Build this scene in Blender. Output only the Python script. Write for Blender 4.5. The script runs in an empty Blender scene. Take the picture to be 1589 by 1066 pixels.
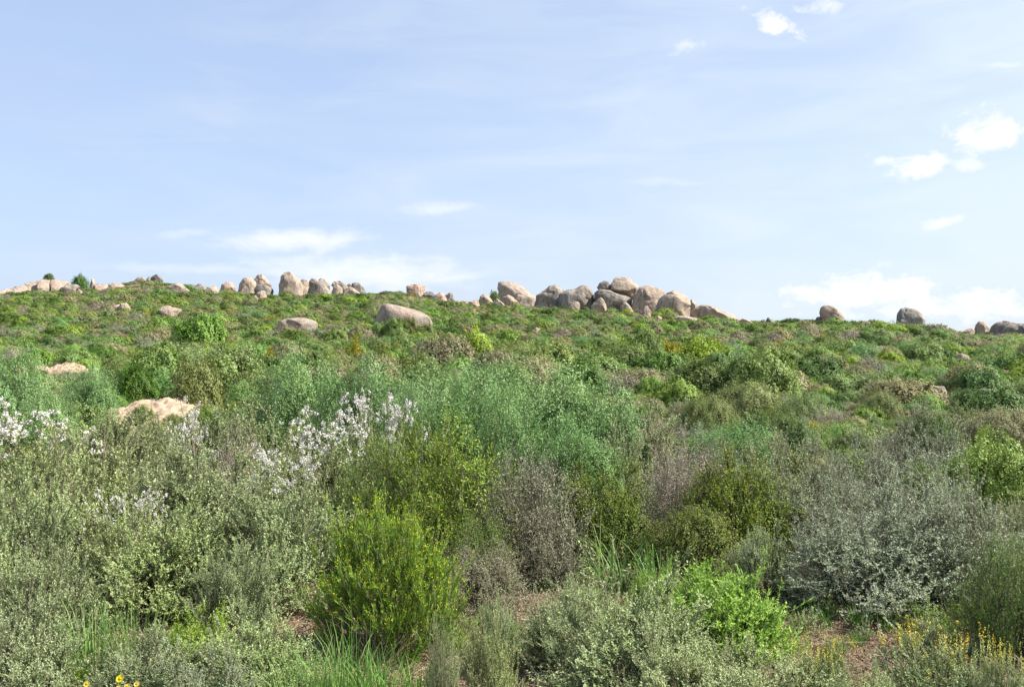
import bpy, math, random
import numpy as np
R = math.radians
sc = bpy.context.scene
COL = sc.collection

# ------------------------------------------------------------------ camera, light, sky
F = 1494.3                      # focal length in photo pixels (photo 1589 x 1066)
CX, HZ = 794.5, 560.0           # photo column of the axis, photo row of eye level
cam_d = bpy.data.cameras.new("camera"); cam = bpy.data.objects.new("camera", cam_d); COL.objects.link(cam)
cam_d.sensor_width = 36; cam_d.lens = 36 * F / 1589
cam_d.clip_start = 0.05; cam_d.clip_end = 6000
cam.location = (0, 0, 0)
cam.rotation_euler = (R(90) + math.atan((HZ - 533) / F), 0, 0)
sc.camera = cam

SUN_AZ, SUN_EL = 92.0, 47.0     # degrees clockwise from the view direction (+Y), and above the horizon
SUN_POWER = 5.0
SKY_STRENGTH = 0.11
EXPOSURE = 1.07
sl = bpy.data.lights.new("sun", 'SUN'); sl.energy = SUN_POWER; sl.angle = R(0.53); sl.color = (1.0, 0.955, 0.88)
so = bpy.data.objects.new("sun", sl); COL.objects.link(so)
so.rotation_euler = (R(90 - SUN_EL), 0, R(180 - SUN_AZ))
so.location = (60, 0, 60)

def nd(nt, t, **kw):
    n = nt.nodes.new(t)
    for k, v in kw.items():
        if k in ('_i',):
            for a, b in v.items(): n.inputs[a].default_value = b
        else: setattr(n, k, v)
    return n
def math_n(nt, op, a, b=None, c=None, clamp=False):
    n = nt.nodes.new('ShaderNodeMath'); n.operation = op; n.use_clamp = clamp
    for i, v in enumerate((a, b, c)):
        if v is None: continue
        if isinstance(v, (int, float)): n.inputs[i].default_value = v
        else: nt.links.new(v, n.inputs[i])
    return n.outputs[0]
def ramp(nt, fac, stops, interp='LINEAR'):
    n = nt.nodes.new('ShaderNodeValToRGB'); n.color_ramp.interpolation = interp
    els = n.color_ramp.elements
    while len(els) < len(stops): els.new(0.5)
    for e, (p, c) in zip(els, stops):
        e.position = p; e.color = (c[0], c[1], c[2], 1) if not isinstance(c, (int, float)) else (c, c, c, 1)
    nt.links.new(fac, n.inputs[0]); return n.outputs[0]
def mixc(nt, fac, a, b, mode='MIX'):
    n = nt.nodes.new('ShaderNodeMix'); n.data_type = 'RGBA'; n.blend_type = mode; n.clamp_factor = True
    for s, v in ((n.inputs[0], fac), (n.inputs[6], a), (n.inputs[7], b)):
        if isinstance(v, (int, float)): s.default_value = v
        elif isinstance(v, (tuple, list)): s.default_value = (v[0], v[1], v[2], 1)
        else: nt.links.new(v, s)
    return n.outputs[2]

w = bpy.data.worlds.new("World"); sc.world = w; w.use_nodes = True
nt = w.node_tree; nt.nodes.clear()
out = nd(nt, 'ShaderNodeOutputWorld'); bg = nd(nt, 'ShaderNodeBackground'); bg.inputs[1].default_value = SKY_STRENGTH
nt.links.new(bg.outputs[0], out.inputs[0])
sky = nd(nt, 'ShaderNodeTexSky'); sky.sky_type = 'NISHITA'; sky.sun_disc = False
sky.sun_elevation = R(SUN_EL); sky.sun_rotation = R(SUN_AZ)
sky.altitude = 100; sky.air_density = 1.0; sky.dust_density = 1.6; sky.ozone_density = 1.0
tc = nd(nt, 'ShaderNodeTexCoord'); sep = nd(nt, 'ShaderNodeSeparateXYZ'); nt.links.new(tc.outputs['Generated'], sep.inputs[0])
# direction -> azimuth (u) and elevation (v) in radians: the clouds live in the sky's own directions
az = math_n(nt, 'ARCTAN2', sep.outputs[0], sep.outputs[1]); el = math_n(nt, 'ARCSINE', sep.outputs[2])
cmb = nd(nt, 'ShaderNodeCombineXYZ'); nt.links.new(az, cmb.inputs[0]); nt.links.new(el, cmb.inputs[1])
az0, el0 = az, el
def noise(nt, vec, scale, detail=4, rough=0.5, sx=1, sy=1, sz=1, dist=0.0, loc=(0, 0, 0)):
    m = nt.nodes.new('ShaderNodeMapping'); m.inputs['Scale'].default_value = (sx, sy, sz); m.inputs['Location'].default_value = loc
    nt.links.new(vec, m.inputs[0])
    n = nt.nodes.new('ShaderNodeTexNoise'); n.inputs['Scale'].default_value = scale
    n.inputs['Detail'].default_value = detail; n.inputs['Roughness'].default_value = rough; n.inputs['Distortion'].default_value = dist
    nt.links.new(m.outputs[0], n.inputs[0]); return n.outputs[0]
# a thin milky veil, thicker towards the sun's side and the horizon, with long faint streaks
streak = noise(nt, cmb.outputs[0], 5, 5, 0.55, 1.0, 4.5, 1, 0.6, (3, 1, 0))
streak2 = noise(nt, cmb.outputs[0], 2.2, 3, 0.5, 1.0, 2.0, 1, 0.3, (7, 2, 0))
veil = math_n(nt, 'MULTIPLY_ADD', az, 0.25, 0.80)
veil = math_n(nt, 'ADD', veil, math_n(nt, 'MULTIPLY', math_n(nt, 'SUBTRACT', streak, 0.5), 0.5))
veil = math_n(nt, 'ADD', veil, math_n(nt, 'MULTIPLY', math_n(nt, 'SUBTRACT', streak2, 0.5), 0.4))
veil = math_n(nt, 'SUBTRACT', veil, math_n(nt, 'MULTIPLY', el, 0.35))
veil = math_n(nt, 'MAXIMUM', math_n(nt, 'MINIMUM', veil, 0.95), 0.3)
vt = math_n(nt, 'SUBTRACT', math_n(nt, 'MULTIPLY_ADD', az, 1.05, 0.60), math_n(nt, 'MULTIPLY', el, 0.9))
vt = math_n(nt, 'ADD', vt, math_n(nt, 'MULTIPLY', math_n(nt, 'SUBTRACT', streak, .5), 1.3), clamp=True)
veilc = mixc(nt, vt, (2.45, 2.95, 4.1), (3.5, 3.95, 4.4))
skyc = mixc(nt, veil, sky.outputs[0], veilc)
# separate small clouds at their own directions: (column, row, half width, half height, tilt, density)
def cd(px, py): return math.atan((px - CX) / F), math.atan((HZ - py) / F)
det = noise(nt, cmb.outputs[0], 34, 7, 0.62, 1, 1.5, 1, 0.4, (1, 5, 0))
det2 = noise(nt, cmb.outputs[0], 17, 6, 0.6, 1, 3.2, 1, 0.5, (4, 9, 0))
total = None
wx = noise(nt, cmb.outputs[0], 22, 4, 0.6, loc=(9, 2, 0)); wy = noise(nt, cmb.outputs[0], 22, 4, 0.6, loc=(2, 7, 0))
az = math_n(nt, 'ADD', az0, math_n(nt, 'MULTIPLY', math_n(nt, 'SUBTRACT', wx, .5), .050)); el = math_n(nt, 'ADD', el0, math_n(nt, 'MULTIPLY', math_n(nt, 'SUBTRACT', wy, .5), .022))
CL = [(1212, 52, 42, 15, -0.45, 1.25, 0), (1272, 34, 32, 10, -0.1, 0.62, 0), (1066, 78, 26, 9, 0.15, 0.4, 0),
      (1535, 243, 44, 30, 0.25, 1.7, 0), (1440, 280, 58, 17, -0.12, 1.05, 0), (1500, 286, 30, 12, 0, .5, 0), (1459, 365, 32, 8, 0, 1.1, 1),
      (1565, 152, 24, 5, 0, 0.5, 1), (448, 378, 110, 17, 0.05, 1.0, 1), (285, 372, 40, 7, 0, 0.35, 1), (680, 325, 72, 10, 0.05, 0.55, 1), (560, 425, 170, 28, 0.0, 1.0, 1),
      (660, 428, 45, 11, 0, 0.8, 1), (1345, 462, 120, 30, 0.05, 1.7, 0), (1490, 482, 130, 22, 0, 1.1, 0), (320, 425, 150, 9, 0, 0.4, 1), (1030, 285, 60, 5, -.05, 0.3, 1)]
for px, py, hw, hh, tilt, dens, kind in CL:
    a0, e0 = cd(px, py); ct, st = math.cos(-tilt), math.sin(-tilt)
    da = math_n(nt, 'SUBTRACT', az, a0); de = math_n(nt, 'SUBTRACT', el, e0)
    x = math_n(nt, 'ADD', math_n(nt, 'MULTIPLY', da, ct * F / hw), math_n(nt, 'MULTIPLY', de, -st * F / hw))
    y = math_n(nt, 'ADD', math_n(nt, 'MULTIPLY', da, st * F / hh), math_n(nt, 'MULTIPLY', de, ct * F / hh))
    r2 = math_n(nt, 'ADD', math_n(nt, 'MULTIPLY', x, x), math_n(nt, 'MULTIPLY', y, y))
    g = math_n(nt, 'EXPONENT', math_n(nt, 'MULTIPLY', r2, -0.9))
    tex = det2 if kind else det
    f = math_n(nt, 'ADD', g, math_n(nt, 'MULTIPLY', math_n(nt, 'SUBTRACT', tex, .5), 2.6 if kind == 0 else 1.6))
    m = math_n(nt, 'MULTIPLY', math_n(nt, 'SUBTRACT', f, .38 if kind == 0 else .25), 1.6 if kind == 0 else 1.1, clamp=True)
    m = math_n(nt, 'MULTIPLY', math_n(nt, 'MULTIPLY', m, math_n(nt, 'MINIMUM', math_n(nt, 'MULTIPLY', g, 2.5), 1.0)), min(dens, 1.0) * (0.95 if kind == 0 else 0.8), clamp=True)
    total = m if total is None else math_n(nt, 'MAXIMUM', total, m)
skyc = mixc(nt, total, skyc, (4.9, 4.9, 4.95))
nt.links.new(skyc, bg.inputs[0])

sc.view_settings.view_transform = 'Standard'; sc.view_settings.look = 'None'
sc.view_settings.exposure = EXPOSURE; sc.view_settings.gamma = 1; sc.view_settings.use_curve_mapping = False
sc.cycles.max_bounces = 5; sc.cycles.diffuse_bounces = 3; sc.cycles.glossy_bounces = 2; sc.cycles.transmission_bounces = 3
sc.cycles.transparent_max_bounces = 4; sc.cycles.use_denoising = True
try:
    sc.cycles.denoiser = 'OPENIMAGEDENOISE'; sc.cycles.denoising_prefilter = 'ACCURATE'
except Exception: pass

# ------------------------------------------------------------------ tools
def vnoise(x, y, seed=0):
    x = np.asarray(x, float); y = np.asarray(y, float)
    xi = np.floor(x).astype(np.int64); yi = np.floor(y).astype(np.int64); fx = x - xi; fy = y - yi
    fx = fx * fx * (3 - 2 * fx); fy = fy * fy * (3 - 2 * fy)
    def h(a, b):
        n = (a * 374761393 + b * 668265263 + seed * 1442695041) & 0xffffffff
        n = ((n ^ (n >> 13)) * 1274126177) & 0xffffffff
        return ((n ^ (n >> 16)) & 0xffff) / 65535.0
    return (h(xi, yi) * (1 - fx) + h(xi + 1, yi) * fx) * (1 - fy) + (h(xi, yi + 1) * (1 - fx) + h(xi + 1, yi + 1) * fx) * fy
def fbm(x, y, seed=0, o=4):
    s = 0; a = 0.5
    for k in range(o): s = s + a * (vnoise(x * 2 ** k + 17 * k, y * 2 ** k - 9 * k, seed + k) - .5) * 2; a *= 0.5
    return s

def mesh_obj(name, V, Q, mat=None, parent=None, attr=None, smooth=False, link=True, extra=None, mats=None, mi=None):
    """V (N,3); Q (M,4) quads or (M,3) triangles."""
    me = bpy.data.meshes.new(name); k = Q.shape[1]
    me.vertices.add(len(V)); me.vertices.foreach_set('co', np.ascontiguousarray(V, np.float32).ravel())
    me.loops.add(Q.size); me.loops.foreach_set('vertex_index', np.ascontiguousarray(Q, np.int32).ravel())
    me.polygons.add(len(Q)); me.polygons.foreach_set('loop_start', np.arange(0, Q.size, k, dtype=np.int32))
    me.polygons.foreach_set('loop_total', np.full(len(Q), k, np.int32))
    if smooth: me.polygons.foreach_set('use_smooth', np.ones(len(Q), bool))
    if mats:
        for m in mats: me.materials.append(m)
        me.polygons.foreach_set('material_index', mi.astype(np.int32))
    elif mat: me.materials.append(mat)
    me.update(calc_edges=True)
    if attr is not None:
        a = me.attributes.new('v', 'FLOAT', 'FACE'); a.data.foreach_set('value', attr.astype(np.float32))
    o = bpy.data.objects.new(name, me)
    if link: COL.objects.link(o)
    if parent: o.parent = parent
    return o
def tag(o, label=None, cat=None, group=None, kind=None):
    if label: o['label'] = label
    if cat: o['category'] = cat
    if group: o['group'] = group
    if kind: o['kind'] = kind
    return o
def empty(name, loc, rz=0):
    e = bpy.data.objects.new(name, None); COL.objects.link(e); e.location = loc; e.rotation_euler = (0, 0, rz)
    e.empty_display_size = 0.2
    return e

# ------------------------------------------------------------------ terrain
RX = np.array([-400, 0, 40, 100, 150, 220, 300, 340, 400, 470, 560, 620, 700, 780, 880, 1000, 1070, 1150, 1250, 1310, 1400, 1480, 1589, 2000.])
RR = np.array([480, 459, 455, 451, 450, 439, 448, 454, 459, 461, 457, 457, 469, 475, 481, 488, 494, 503, 503, 505, 507, 518, 527, 540.])
DX = np.array([-400, 0, 200, 400, 800, 1050, 1250, 1450, 1600, 2000.])
DD = np.array([190, 185, 190, 172, 165, 150, 135, 118, 108, 100.])
YP = np.array([-50, 2, 5, 8, 12, 16, 20, 25, 30, 38, 45.])
ZP = np.array([-1.8, -1.75, -1.76, -1.86, -1.93, -1.95, -1.9, -1.8, -1.62, -1.28, -0.93])
E45 = -0.93 / 45
def ridge(u):
    px = CX + np.asarray(u) * F
    return np.interp(px, DX, DD), (HZ - np.interp(px, RX, RR)) / F
def terr(x, y, detail=True):
    x = np.asarray(x, float); y = np.asarray(y, float)
    yy = np.maximum(y, 45.0); u = np.clip(x / yy, -0.75, 0.75); D, E = ridge(u)
    t = np.clip((yy - 45) / (D - 45), 0, 1); e = E45 + (E - E45) * (1 - (1 - t) ** 1.7)
    z = np.where(y < 45, np.interp(y, YP, ZP), e * np.minimum(yy, D))
    over = np.maximum(y - D, 0); z = z - 0.14 * np.minimum(over, 120) * np.minimum(over / 10, 1)
    if detail:
        a = np.clip((np.hypot(x, y) - 3) / 30, 0, 1)
        z = z + a * 0.28 * fbm(x / 9, y / 9, 3, 3) + 0.05 * fbm(x / 1.3, y / 1.3, 8, 3) - .02
    return z
def ground_y(px, row):
    u = (px - CX) / F; D, E = ridge(u); ys = np.linspace(4, float(D), 1500)
    e = terr(u * ys, ys, False) / ys; k = np.argmax(e >= (HZ - row) / F)
    return float(ys[k]) if (e >= (HZ - row) / F).any() else float(D)

# materials --------------------------------------------------------
def new_mat(name):
    m = bpy.data.materials.new(name); m.use_nodes = True; n = m.node_tree; n.nodes.clear()
    return m, n, nd(n, 'ShaderNodeOutputMaterial')
def soil_mat():
    m, n, o = new_mat("soil"); p = nd(n, 'ShaderNodeBsdfPrincipled'); n.links.new(p.outputs[0], o.inputs[0])
    g = nd(n, 'ShaderNodeNewGeometry').outputs['Position']
    a = noise(n, g, 0.5, 6, 0.6); b = noise(n, g, 6, 6, 0.65); c = noise(n, g, 60, 5, 0.7); d = noise(n, g, 0.09, 4, 0.6)
    col = ramp(n, b, [(.3, (.16, .10, .06)), (.5, (.30, .195, .125)), (.72, (.46, .33, .225))])
    col = mixc(n, ramp(n, a, [(.42, 0.), (.62, .8)]), col, (.25, .155, .098))
    col = mixc(n, ramp(n, c, [(.45, 0.), (.7, .7)]), col, (.10, .062, .042))
    col = mixc(n, ramp(n, d, [(.4, 0.), (.6, .45)]), col, (.12, .13, .06))
    n.links.new(col, p.inputs['Base Color']); p.inputs['Roughness'].default_value = 0.95; p.inputs['Specular IOR Level'].default_value = 0.15
    bp = nd(n, 'ShaderNodeBump'); bp.inputs['Strength'].default_value = 0.9; bp.inputs['Distance'].default_value = 0.03
    n.links.new(math_n(n, 'ADD', b, math_n(n, 'MULTIPLY', c, .6)), bp.inputs['Height']); n.links.new(bp.outputs[0], p.inputs['Normal'])
    return m
def sand_mat():
    m, n, o = new_mat("sand"); p = nd(n, 'ShaderNodeBsdfPrincipled'); n.links.new(p.outputs[0], o.inputs[0])
    g = nd(n, 'ShaderNodeNewGeometry').outputs['Position']
    b = noise(n, g, 3.5, 6, 0.6); c = noise(n, g, 40, 5, 0.7)
    col = ramp(n, b, [(.3, (.25, .17, .11)), (.5, (.42, .315, .22)), (.72, (.50, .39, .285))])
    col = mixc(n, ramp(n, c, [(.5, 0.), (.75, .5)]), col, (.22, .14, .09))
    n.links.new(col, p.inputs['Base Color']); p.inputs['Roughness'].default_value = 0.95; p.inputs['Specular IOR Level'].default_value = 0.1
    bp = nd(n, 'ShaderNodeBump'); bp.inputs['Strength'].default_value = 0.9; bp.inputs['Distance'].default_value = 0.05
    n.links.new(math_n(n, 'ADD', b, math_n(n, 'MULTIPLY', c, .4)), bp.inputs['Height']); n.links.new(bp.outputs[0], p.inputs['Normal'])
    return m
def rock_mat(name="granite", warm=(.37, .285, .22), grey=(.255, .23, .205), pink=(.40, .26, .20)):
    # object colour: R = how warm, G = how dark/lichened, B = how red
    m, n, o = new_mat(name); p = nd(n, 'ShaderNodeBsdfPrincipled'); n.links.new(p.outputs[0], o.inputs[0])
    g = nd(n, 'ShaderNodeNewGeometry').outputs['Position']; oi = nd(n, 'ShaderNodeObjectInfo'); s = nd(n, 'ShaderNodeSeparateColor')
    n.links.new(oi.outputs['Color'], s.inputs[0])
    big = noise(n, g, 0.38, 5, 0.6, dist=.8); med = noise(n, g, 1.5, 6, 0.65, dist=.5); fine = noise(n, g, 7, 6, 0.7)
    strk = noise(n, g, 1.0, 5, 0.6, 1.8, 1.8, 0.28, .5, (5, 2, 9)); pt = noise(n, g, 0.55, 5, 0.62, loc=(11, 3, 5), dist=1.)
    f = math_n(n, 'ADD', math_n(n, 'MULTIPLY', big, 1.0), math_n(n, 'SUBTRACT', s.outputs[0], .5))
    col = mixc(n, ramp(n, f, [(.38, 0.), (.62, 1.)]), grey, warm)
    col = mixc(n, ramp(n, math_n(n, 'ADD', math_n(n, 'MULTIPLY', pt, .6), math_n(n, 'MULTIPLY', s.outputs[2], .5)), [(.5, 0.), (.62, .9)]), col, pink)
    col = mixc(n, ramp(n, math_n(n, 'ADD', strk, math_n(n, 'MULTIPLY', math_n(n, 'SUBTRACT', s.outputs[1], .5), .35)), [(.46, 0.), (.64, .72)]), col, (.105, .098, .088))
    col = mixc(n, ramp(n, med, [(.52, 0.), (.72, .5)]), col, (.44, .385, .31))
    col = mixc(n, ramp(n, fine, [(.5, 0.), (.72, .55)]), col, (.13, .12, .10))
    n.links.new(col, p.inputs['Base Color']); p.inputs['Roughness'].default_value = 0.9; p.inputs['Specular IOR Level'].default_value = 0.2
    bp = nd(n, 'ShaderNodeBump'); bp.inputs['Strength'].default_value = 0.8; bp.inputs['Distance'].default_value = 0.25
    n.links.new(math_n(n, 'ADD', math_n(n, 'ADD', med, math_n(n, 'MULTIPLY', strk, .5)), math_n(n, 'MULTIPLY', fine, .35)), bp.inputs['Height']); n.links.new(bp.outputs[0], p.inputs['Normal'])
    return m
def leaf_mat(name, lo, mid, hi, transl=0.22, hue=0.02, val=0.25, rough=.55, old=True):
    m, n, o = new_mat(name); p = nd(n, 'ShaderNodeBsdfPrincipled')
    at = nd(n, 'ShaderNodeAttribute'); at.attribute_name = 'v'; oi = nd(n, 'ShaderNodeObjectInfo')
    col = ramp(n, at.outputs['Fac'], [(.0, lo), (.5, mid), (.93, hi)] + ([(1., tuple(.55 * a + .45 * b for a, b in zip(hi, (.34, .26, .14))))] if old else [(1., hi)]))
    hs = nd(n, 'ShaderNodeHueSaturation'); n.links.new(col, hs.inputs['Color'])
    n.links.new(math_n(n, 'MULTIPLY_ADD', oi.outputs['Random'], 2 * hue, 0.5 - hue), hs.inputs['Hue'])
    r2 = math_n(n, 'FRACT', math_n(n, 'MULTIPLY', oi.outputs['Random'], 7.31))
    n.links.new(math_n(n, 'MULTIPLY_ADD', r2, 2 * val, 1 - val), hs.inputs['Value'])
    r3 = math_n(n, 'FRACT', math_n(n, 'MULTIPLY', oi.outputs['Random'], 23.7))
    n.links.new(math_n(n, 'MULTIPLY_ADD', r3, .2, .9), hs.inputs['Saturation'])
    n.links.new(hs.outputs[0], p.inputs['Base Color']); p.inputs['Roughness'].default_value = rough; p.inputs['Specular IOR Level'].default_value = 0.25
    if transl:
        t = nd(n, 'ShaderNodeBsdfTranslucent'); n.links.new(hs.outputs[0], t.inputs[0]); mx = nd(n, 'ShaderNodeMixShader'); mx.inputs[0].default_value = transl
        n.links.new(p.outputs[0], mx.inputs[1]); n.links.new(t.outputs[0], mx.inputs[2]); n.links.new(mx.outputs[0], o.inputs[0])
    else: n.links.new(p.outputs[0], o.inputs[0])
    return m

SOIL, SAND, ROCK = soil_mat(), sand_mat(), rock_mat()
LM = {
 'sage':   leaf_mat('sage_leaf', (.155, .215, .078), (.305, .38, .15), (.475, .545, .275), hue=.01, val=.12),
 'silver': leaf_mat('silver_leaf', (.155, .195, .105), (.28, .33, .185), (.43, .47, .315), hue=.01, val=.12),
 'blue':   leaf_mat('bluish_leaf', (.085, .185, .05), (.175, .31, .088), (.315, .47, .18), hue=.012, val=.12),
 'needle': leaf_mat('needle_leaf', (.085, .18, .012), (.165, .325, .02), (.285, .45, .035), hue=.01, val=.1),
 'olive':  leaf_mat('olive_leaf', (.065, .105, .012), (.12, .18, .02), (.25, .31, .035), hue=.01, val=.12),
 'green':  leaf_mat('fresh_leaf', (.085, .155, .025), (.165, .265, .055), (.29, .40, .095), hue=.018, val=.2),
 'heath':  leaf_mat('heath_leaf', (.08, .14, .018), (.16, .255, .035), (.28, .39, .06), hue=.012, val=.12),
 'greyl':  leaf_mat('grey_leaf', (.13, .135, .08), (.235, .235, .145), (.37, .365, .245), hue=.01, val=.12),
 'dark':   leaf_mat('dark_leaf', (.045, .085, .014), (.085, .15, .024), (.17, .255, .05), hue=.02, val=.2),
 'tan':    leaf_mat('buff_leaf', (.14, .14, .055), (.24, .23, .105), (.38, .35, .185), hue=.015, val=.15),
 'mossy':  leaf_mat('mossy_leaf', (.09, .125, .028), (.17, .22, .055), (.28, .335, .10), hue=.02, val=.2),
 'lime':   leaf_mat('lime_leaf', (.13, .20, .025), (.235, .34, .045), (.37, .46, .085), hue=.012, val=.12),
 'dry':    leaf_mat('dry_leaf', (.17, .135, .10), (.29, .24, .185), (.44, .385, .31), transl=.05, hue=.01, val=.15),
 'herb':   leaf_mat('herb_leaf', (.13, .235, .014), (.235, .40, .028), (.36, .53, .06), transl=.3, hue=.01, val=.1),
 'grass':  leaf_mat('grass_blade', (.06, .14, .025), (.12, .25, .04), (.22, .36, .09), transl=.3, hue=.02, val=.15),
 'stem':   leaf_mat('bark', (.10, .075, .055), (.17, .135, .10), (.27, .23, .18), transl=0, hue=.01, val=.15, rough=.85),
 'straw':  leaf_mat('straw', (.22, .16, .10), (.38, .30, .20), (.52, .45, .33), transl=0, hue=.01, val=.15, rough=.8),
 'white':  leaf_mat('white_petal', (.50, .465, .44), (.69, .65, .615), (.84, .80, .76), transl=.2, hue=.005, val=.05, old=False),
 'yellow': leaf_mat('yellow_petal', (.45, .34, .02), (.62, .50, .03), (.75, .65, .06), transl=.2, hue=.01, val=.05, old=False),
 'budyel': leaf_mat('yellow_bud', (.26, .29, .02), (.38, .40, .03), (.50, .50, .05), transl=.2, hue=.005, val=.05, old=False),
 'golden': leaf_mat('golden_leaf', (.20, .19, .02), (.36, .32, .03), (.52, .44, .05), hue=.01, val=.12),
}
LM['leaflitter'] = leaf_mat('litter', (.08, .055, .035), (.20, .14, .09), (.40, .30, .21), transl=0, hue=.01, val=.2, rough=.85)

# ground sheet -------------------------------------------------------
def build_ground():
    n = 520; t = np.linspace(-1, 1, n); a = 5.0; k = math.asinh(2500 / a)
    gx = a * np.sinh(k * t); gy = 14 + a * np.sinh(k * t)
    X, Y = np.meshgrid(gx, gy, indexing='ij'); Z = terr(X, Y)
    V = np.stack([X, Y, Z], -1).reshape(-1, 3)
    i, j = np.meshgrid(np.arange(n - 1), np.arange(n - 1), indexing='ij'); q = (i * n + j).ravel()
    o = mesh_obj('ground', V, np.stack([q, q + n, q + n + 1, q + 1], 1), SOIL, smooth=True)
    tag(o, kind='structure')
build_ground()

# ------------------------------------------------------------------ boulders
_ico = None
def ico(sub):
    import bmesh
    bm = bmesh.new(); bmesh.ops.create_icosphere(bm, subdivisions=sub, radius=1)
    V = np.array([v.co[:] for v in bm.verts]); T = np.array([[v.index for v in f.verts] for f in bm.faces]); bm.free(); return V, T
ICO = {5: ico(5), 4: ico(4), 3: ico(3)}
def fbm3(P, s, seed):
    x, y, z = (P * s).T
    return (fbm(x + 3.1 * seed, y + z * .37, seed, 3) + fbm(y - 1.7 * seed, z + x * .29, seed + 5, 3) + fbm(z + seed, x + y * .41, seed + 9, 3)) / 1.7
def rock(poly, d=None, dep=0.85, col=(.5, .5, .3), label=None, seed=0, rough=.05, facets=5, perched=False, foot=.22, slope=.12, sub=5, name='boulder', cat='boulder', group='granite boulders of the ridge'):
    poly = np.array(poly, float); cxp, cyp = (poly.max(0) + poly.min(0)) / 2
    if d is None: d = ground_y(cxp, poly[:, 1].max() - 1.0)
    s = d / F; u = (cxp - CX) / F
    if not perched:
        hh_ = poly[:, 1].max() - poly[:, 1].min(); low_ = poly[:, 1] > poly[:, 1].max() - .25 * hh_
        poly[low_, 1] += foot * hh_ + 1
    P = np.stack([(poly[:, 0] - cxp) * s, -(poly[:, 1] - cyp) * s], 1)
    th = np.arctan2(P[:, 1], P[:, 0]); rr = np.hypot(P[:, 0], P[:, 1])
    # radius at any angle: true straight polygon edges, lightly smoothed
    ts = np.linspace(-math.pi, math.pi, 361)[:-1]; dirs = np.stack([np.cos(ts), np.sin(ts)], 1)
    rad = np.full(360, 0.0); n = len(P)
    for i in range(n):
        a, b = P[i], P[(i + 1) % n]; e = b - a
        det = dirs[:, 0] * -e[1] + dirs[:, 1] * e[0]
        det = np.where(abs(det) < 1e-9, 1e-9, det)
        r = (a[0] * -e[1] + a[1] * e[0]) / det; q = (dirs[:, 0] * a[1] - dirs[:, 1] * a[0]) / det
        ok = (r > 0) & (q >= -1e-6) & (q <= 1 + 1e-6); rad = np.where(ok & (r > rad), r, rad)
    rad = np.where(rad <= 0, rr.mean(), rad)
    ker = np.array([1, 2, 3, 4, 5, 6, 5, 4, 3, 2, 1.]); ker /= ker.sum()
    rad = np.convolve(np.concatenate([rad[-8:], rad, rad[:8]]), ker, 'same')[8:-8]
    S, T = ICO[sub]; S = S.copy()
    rng = np.random.default_rng(seed + 11)
    # flatten the sphere itself with random planes so that faces meet at worn edges
    for k in range(facets):
        nn = rng.normal(size=3); nn[1] = -abs(nn[1]) * 1.4 if k % 3 else nn[1]; nn /= np.linalg.norm(nn)
        off = rng.uniform(.66, .88); S = S - np.maximum(S @ nn - off, 0)[:, None] * nn * .85
    ang = np.arctan2(S[:, 2], S[:, 0]); sil = np.hypot(S[:, 0], S[:, 2])
    R_ = np.interp(ang, np.append(ts, math.pi), np.append(rad, rad[0]))
    dd = dep * (P[:, 0].max() - P[:, 0].min() + (P[:, 1].max() - P[:, 1].min())) / 4
    sc_ = np.where(np.hypot(S[:, 0], S[:, 2]) > 1e-6, np.minimum(sil, 1) ** 0.82 / np.maximum(sil, 1e-6), 1)
    X = S[:, 0] * R_ * sc_; Z = S[:, 2] * R_ * sc_; Yv = S[:, 1] * dd * 1.05
    if not perched: Yv = Yv * np.where(S[:, 2] < 0, np.minimum(1 / np.sqrt(np.maximum(1 - S[:, 2] ** 2, .05)), 1.9) ** .9, 1)
    Yv = Yv + slope * (Z - Z.min())
    V = np.stack([X, Yv, Z], 1); size = math.sqrt(dd * rr.mean())
    nz = fbm3(V / size, 1.2, seed) * rough * 2.2 + fbm3(V / size, 3.5, seed + 2) * rough * .9
    crease = np.abs(fbm3(V / size, .9, seed + 4)); nz = nz - .10 * np.exp(-(crease / .035) ** 2)
    V = V * (1 + nz[:, None]); 
    below = V[:, 2] < P[:, 1].min() * .55; V[below, 2] = V[below, 2] * 1.25 - .0
    cr, sr = math.cos(-math.atan(u)), math.sin(-math.atan(u))
    V = np.stack([V[:, 0] * cr - V[:, 1] * sr, V[:, 0] * sr + V[:, 1] * cr, V[:, 2]], 1)
    dc = d + dd * .35; k = dc / d
    V *= k; c = np.array([u * dc, dc, (HZ - cyp) / F * dc])
    base = V[:, 2].min(); V[:, 2] -= base; c[2] += base
    o = mesh_obj(name, V, T, ROCK, smooth=True); o.location = c; o.color = (*col, 1)
    tag(o, label, cat, group); ROCKS.append((u * dc, dc, float(abs(V[:, :2]).max()), cxp))
    return o
ROCKS = []
W, G_, P_, K = (.68, .4, .25), (.45, .6, .2), (.65, .38, .5), (.4, .75, .2)   # warm, grey, pink, dark
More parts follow.
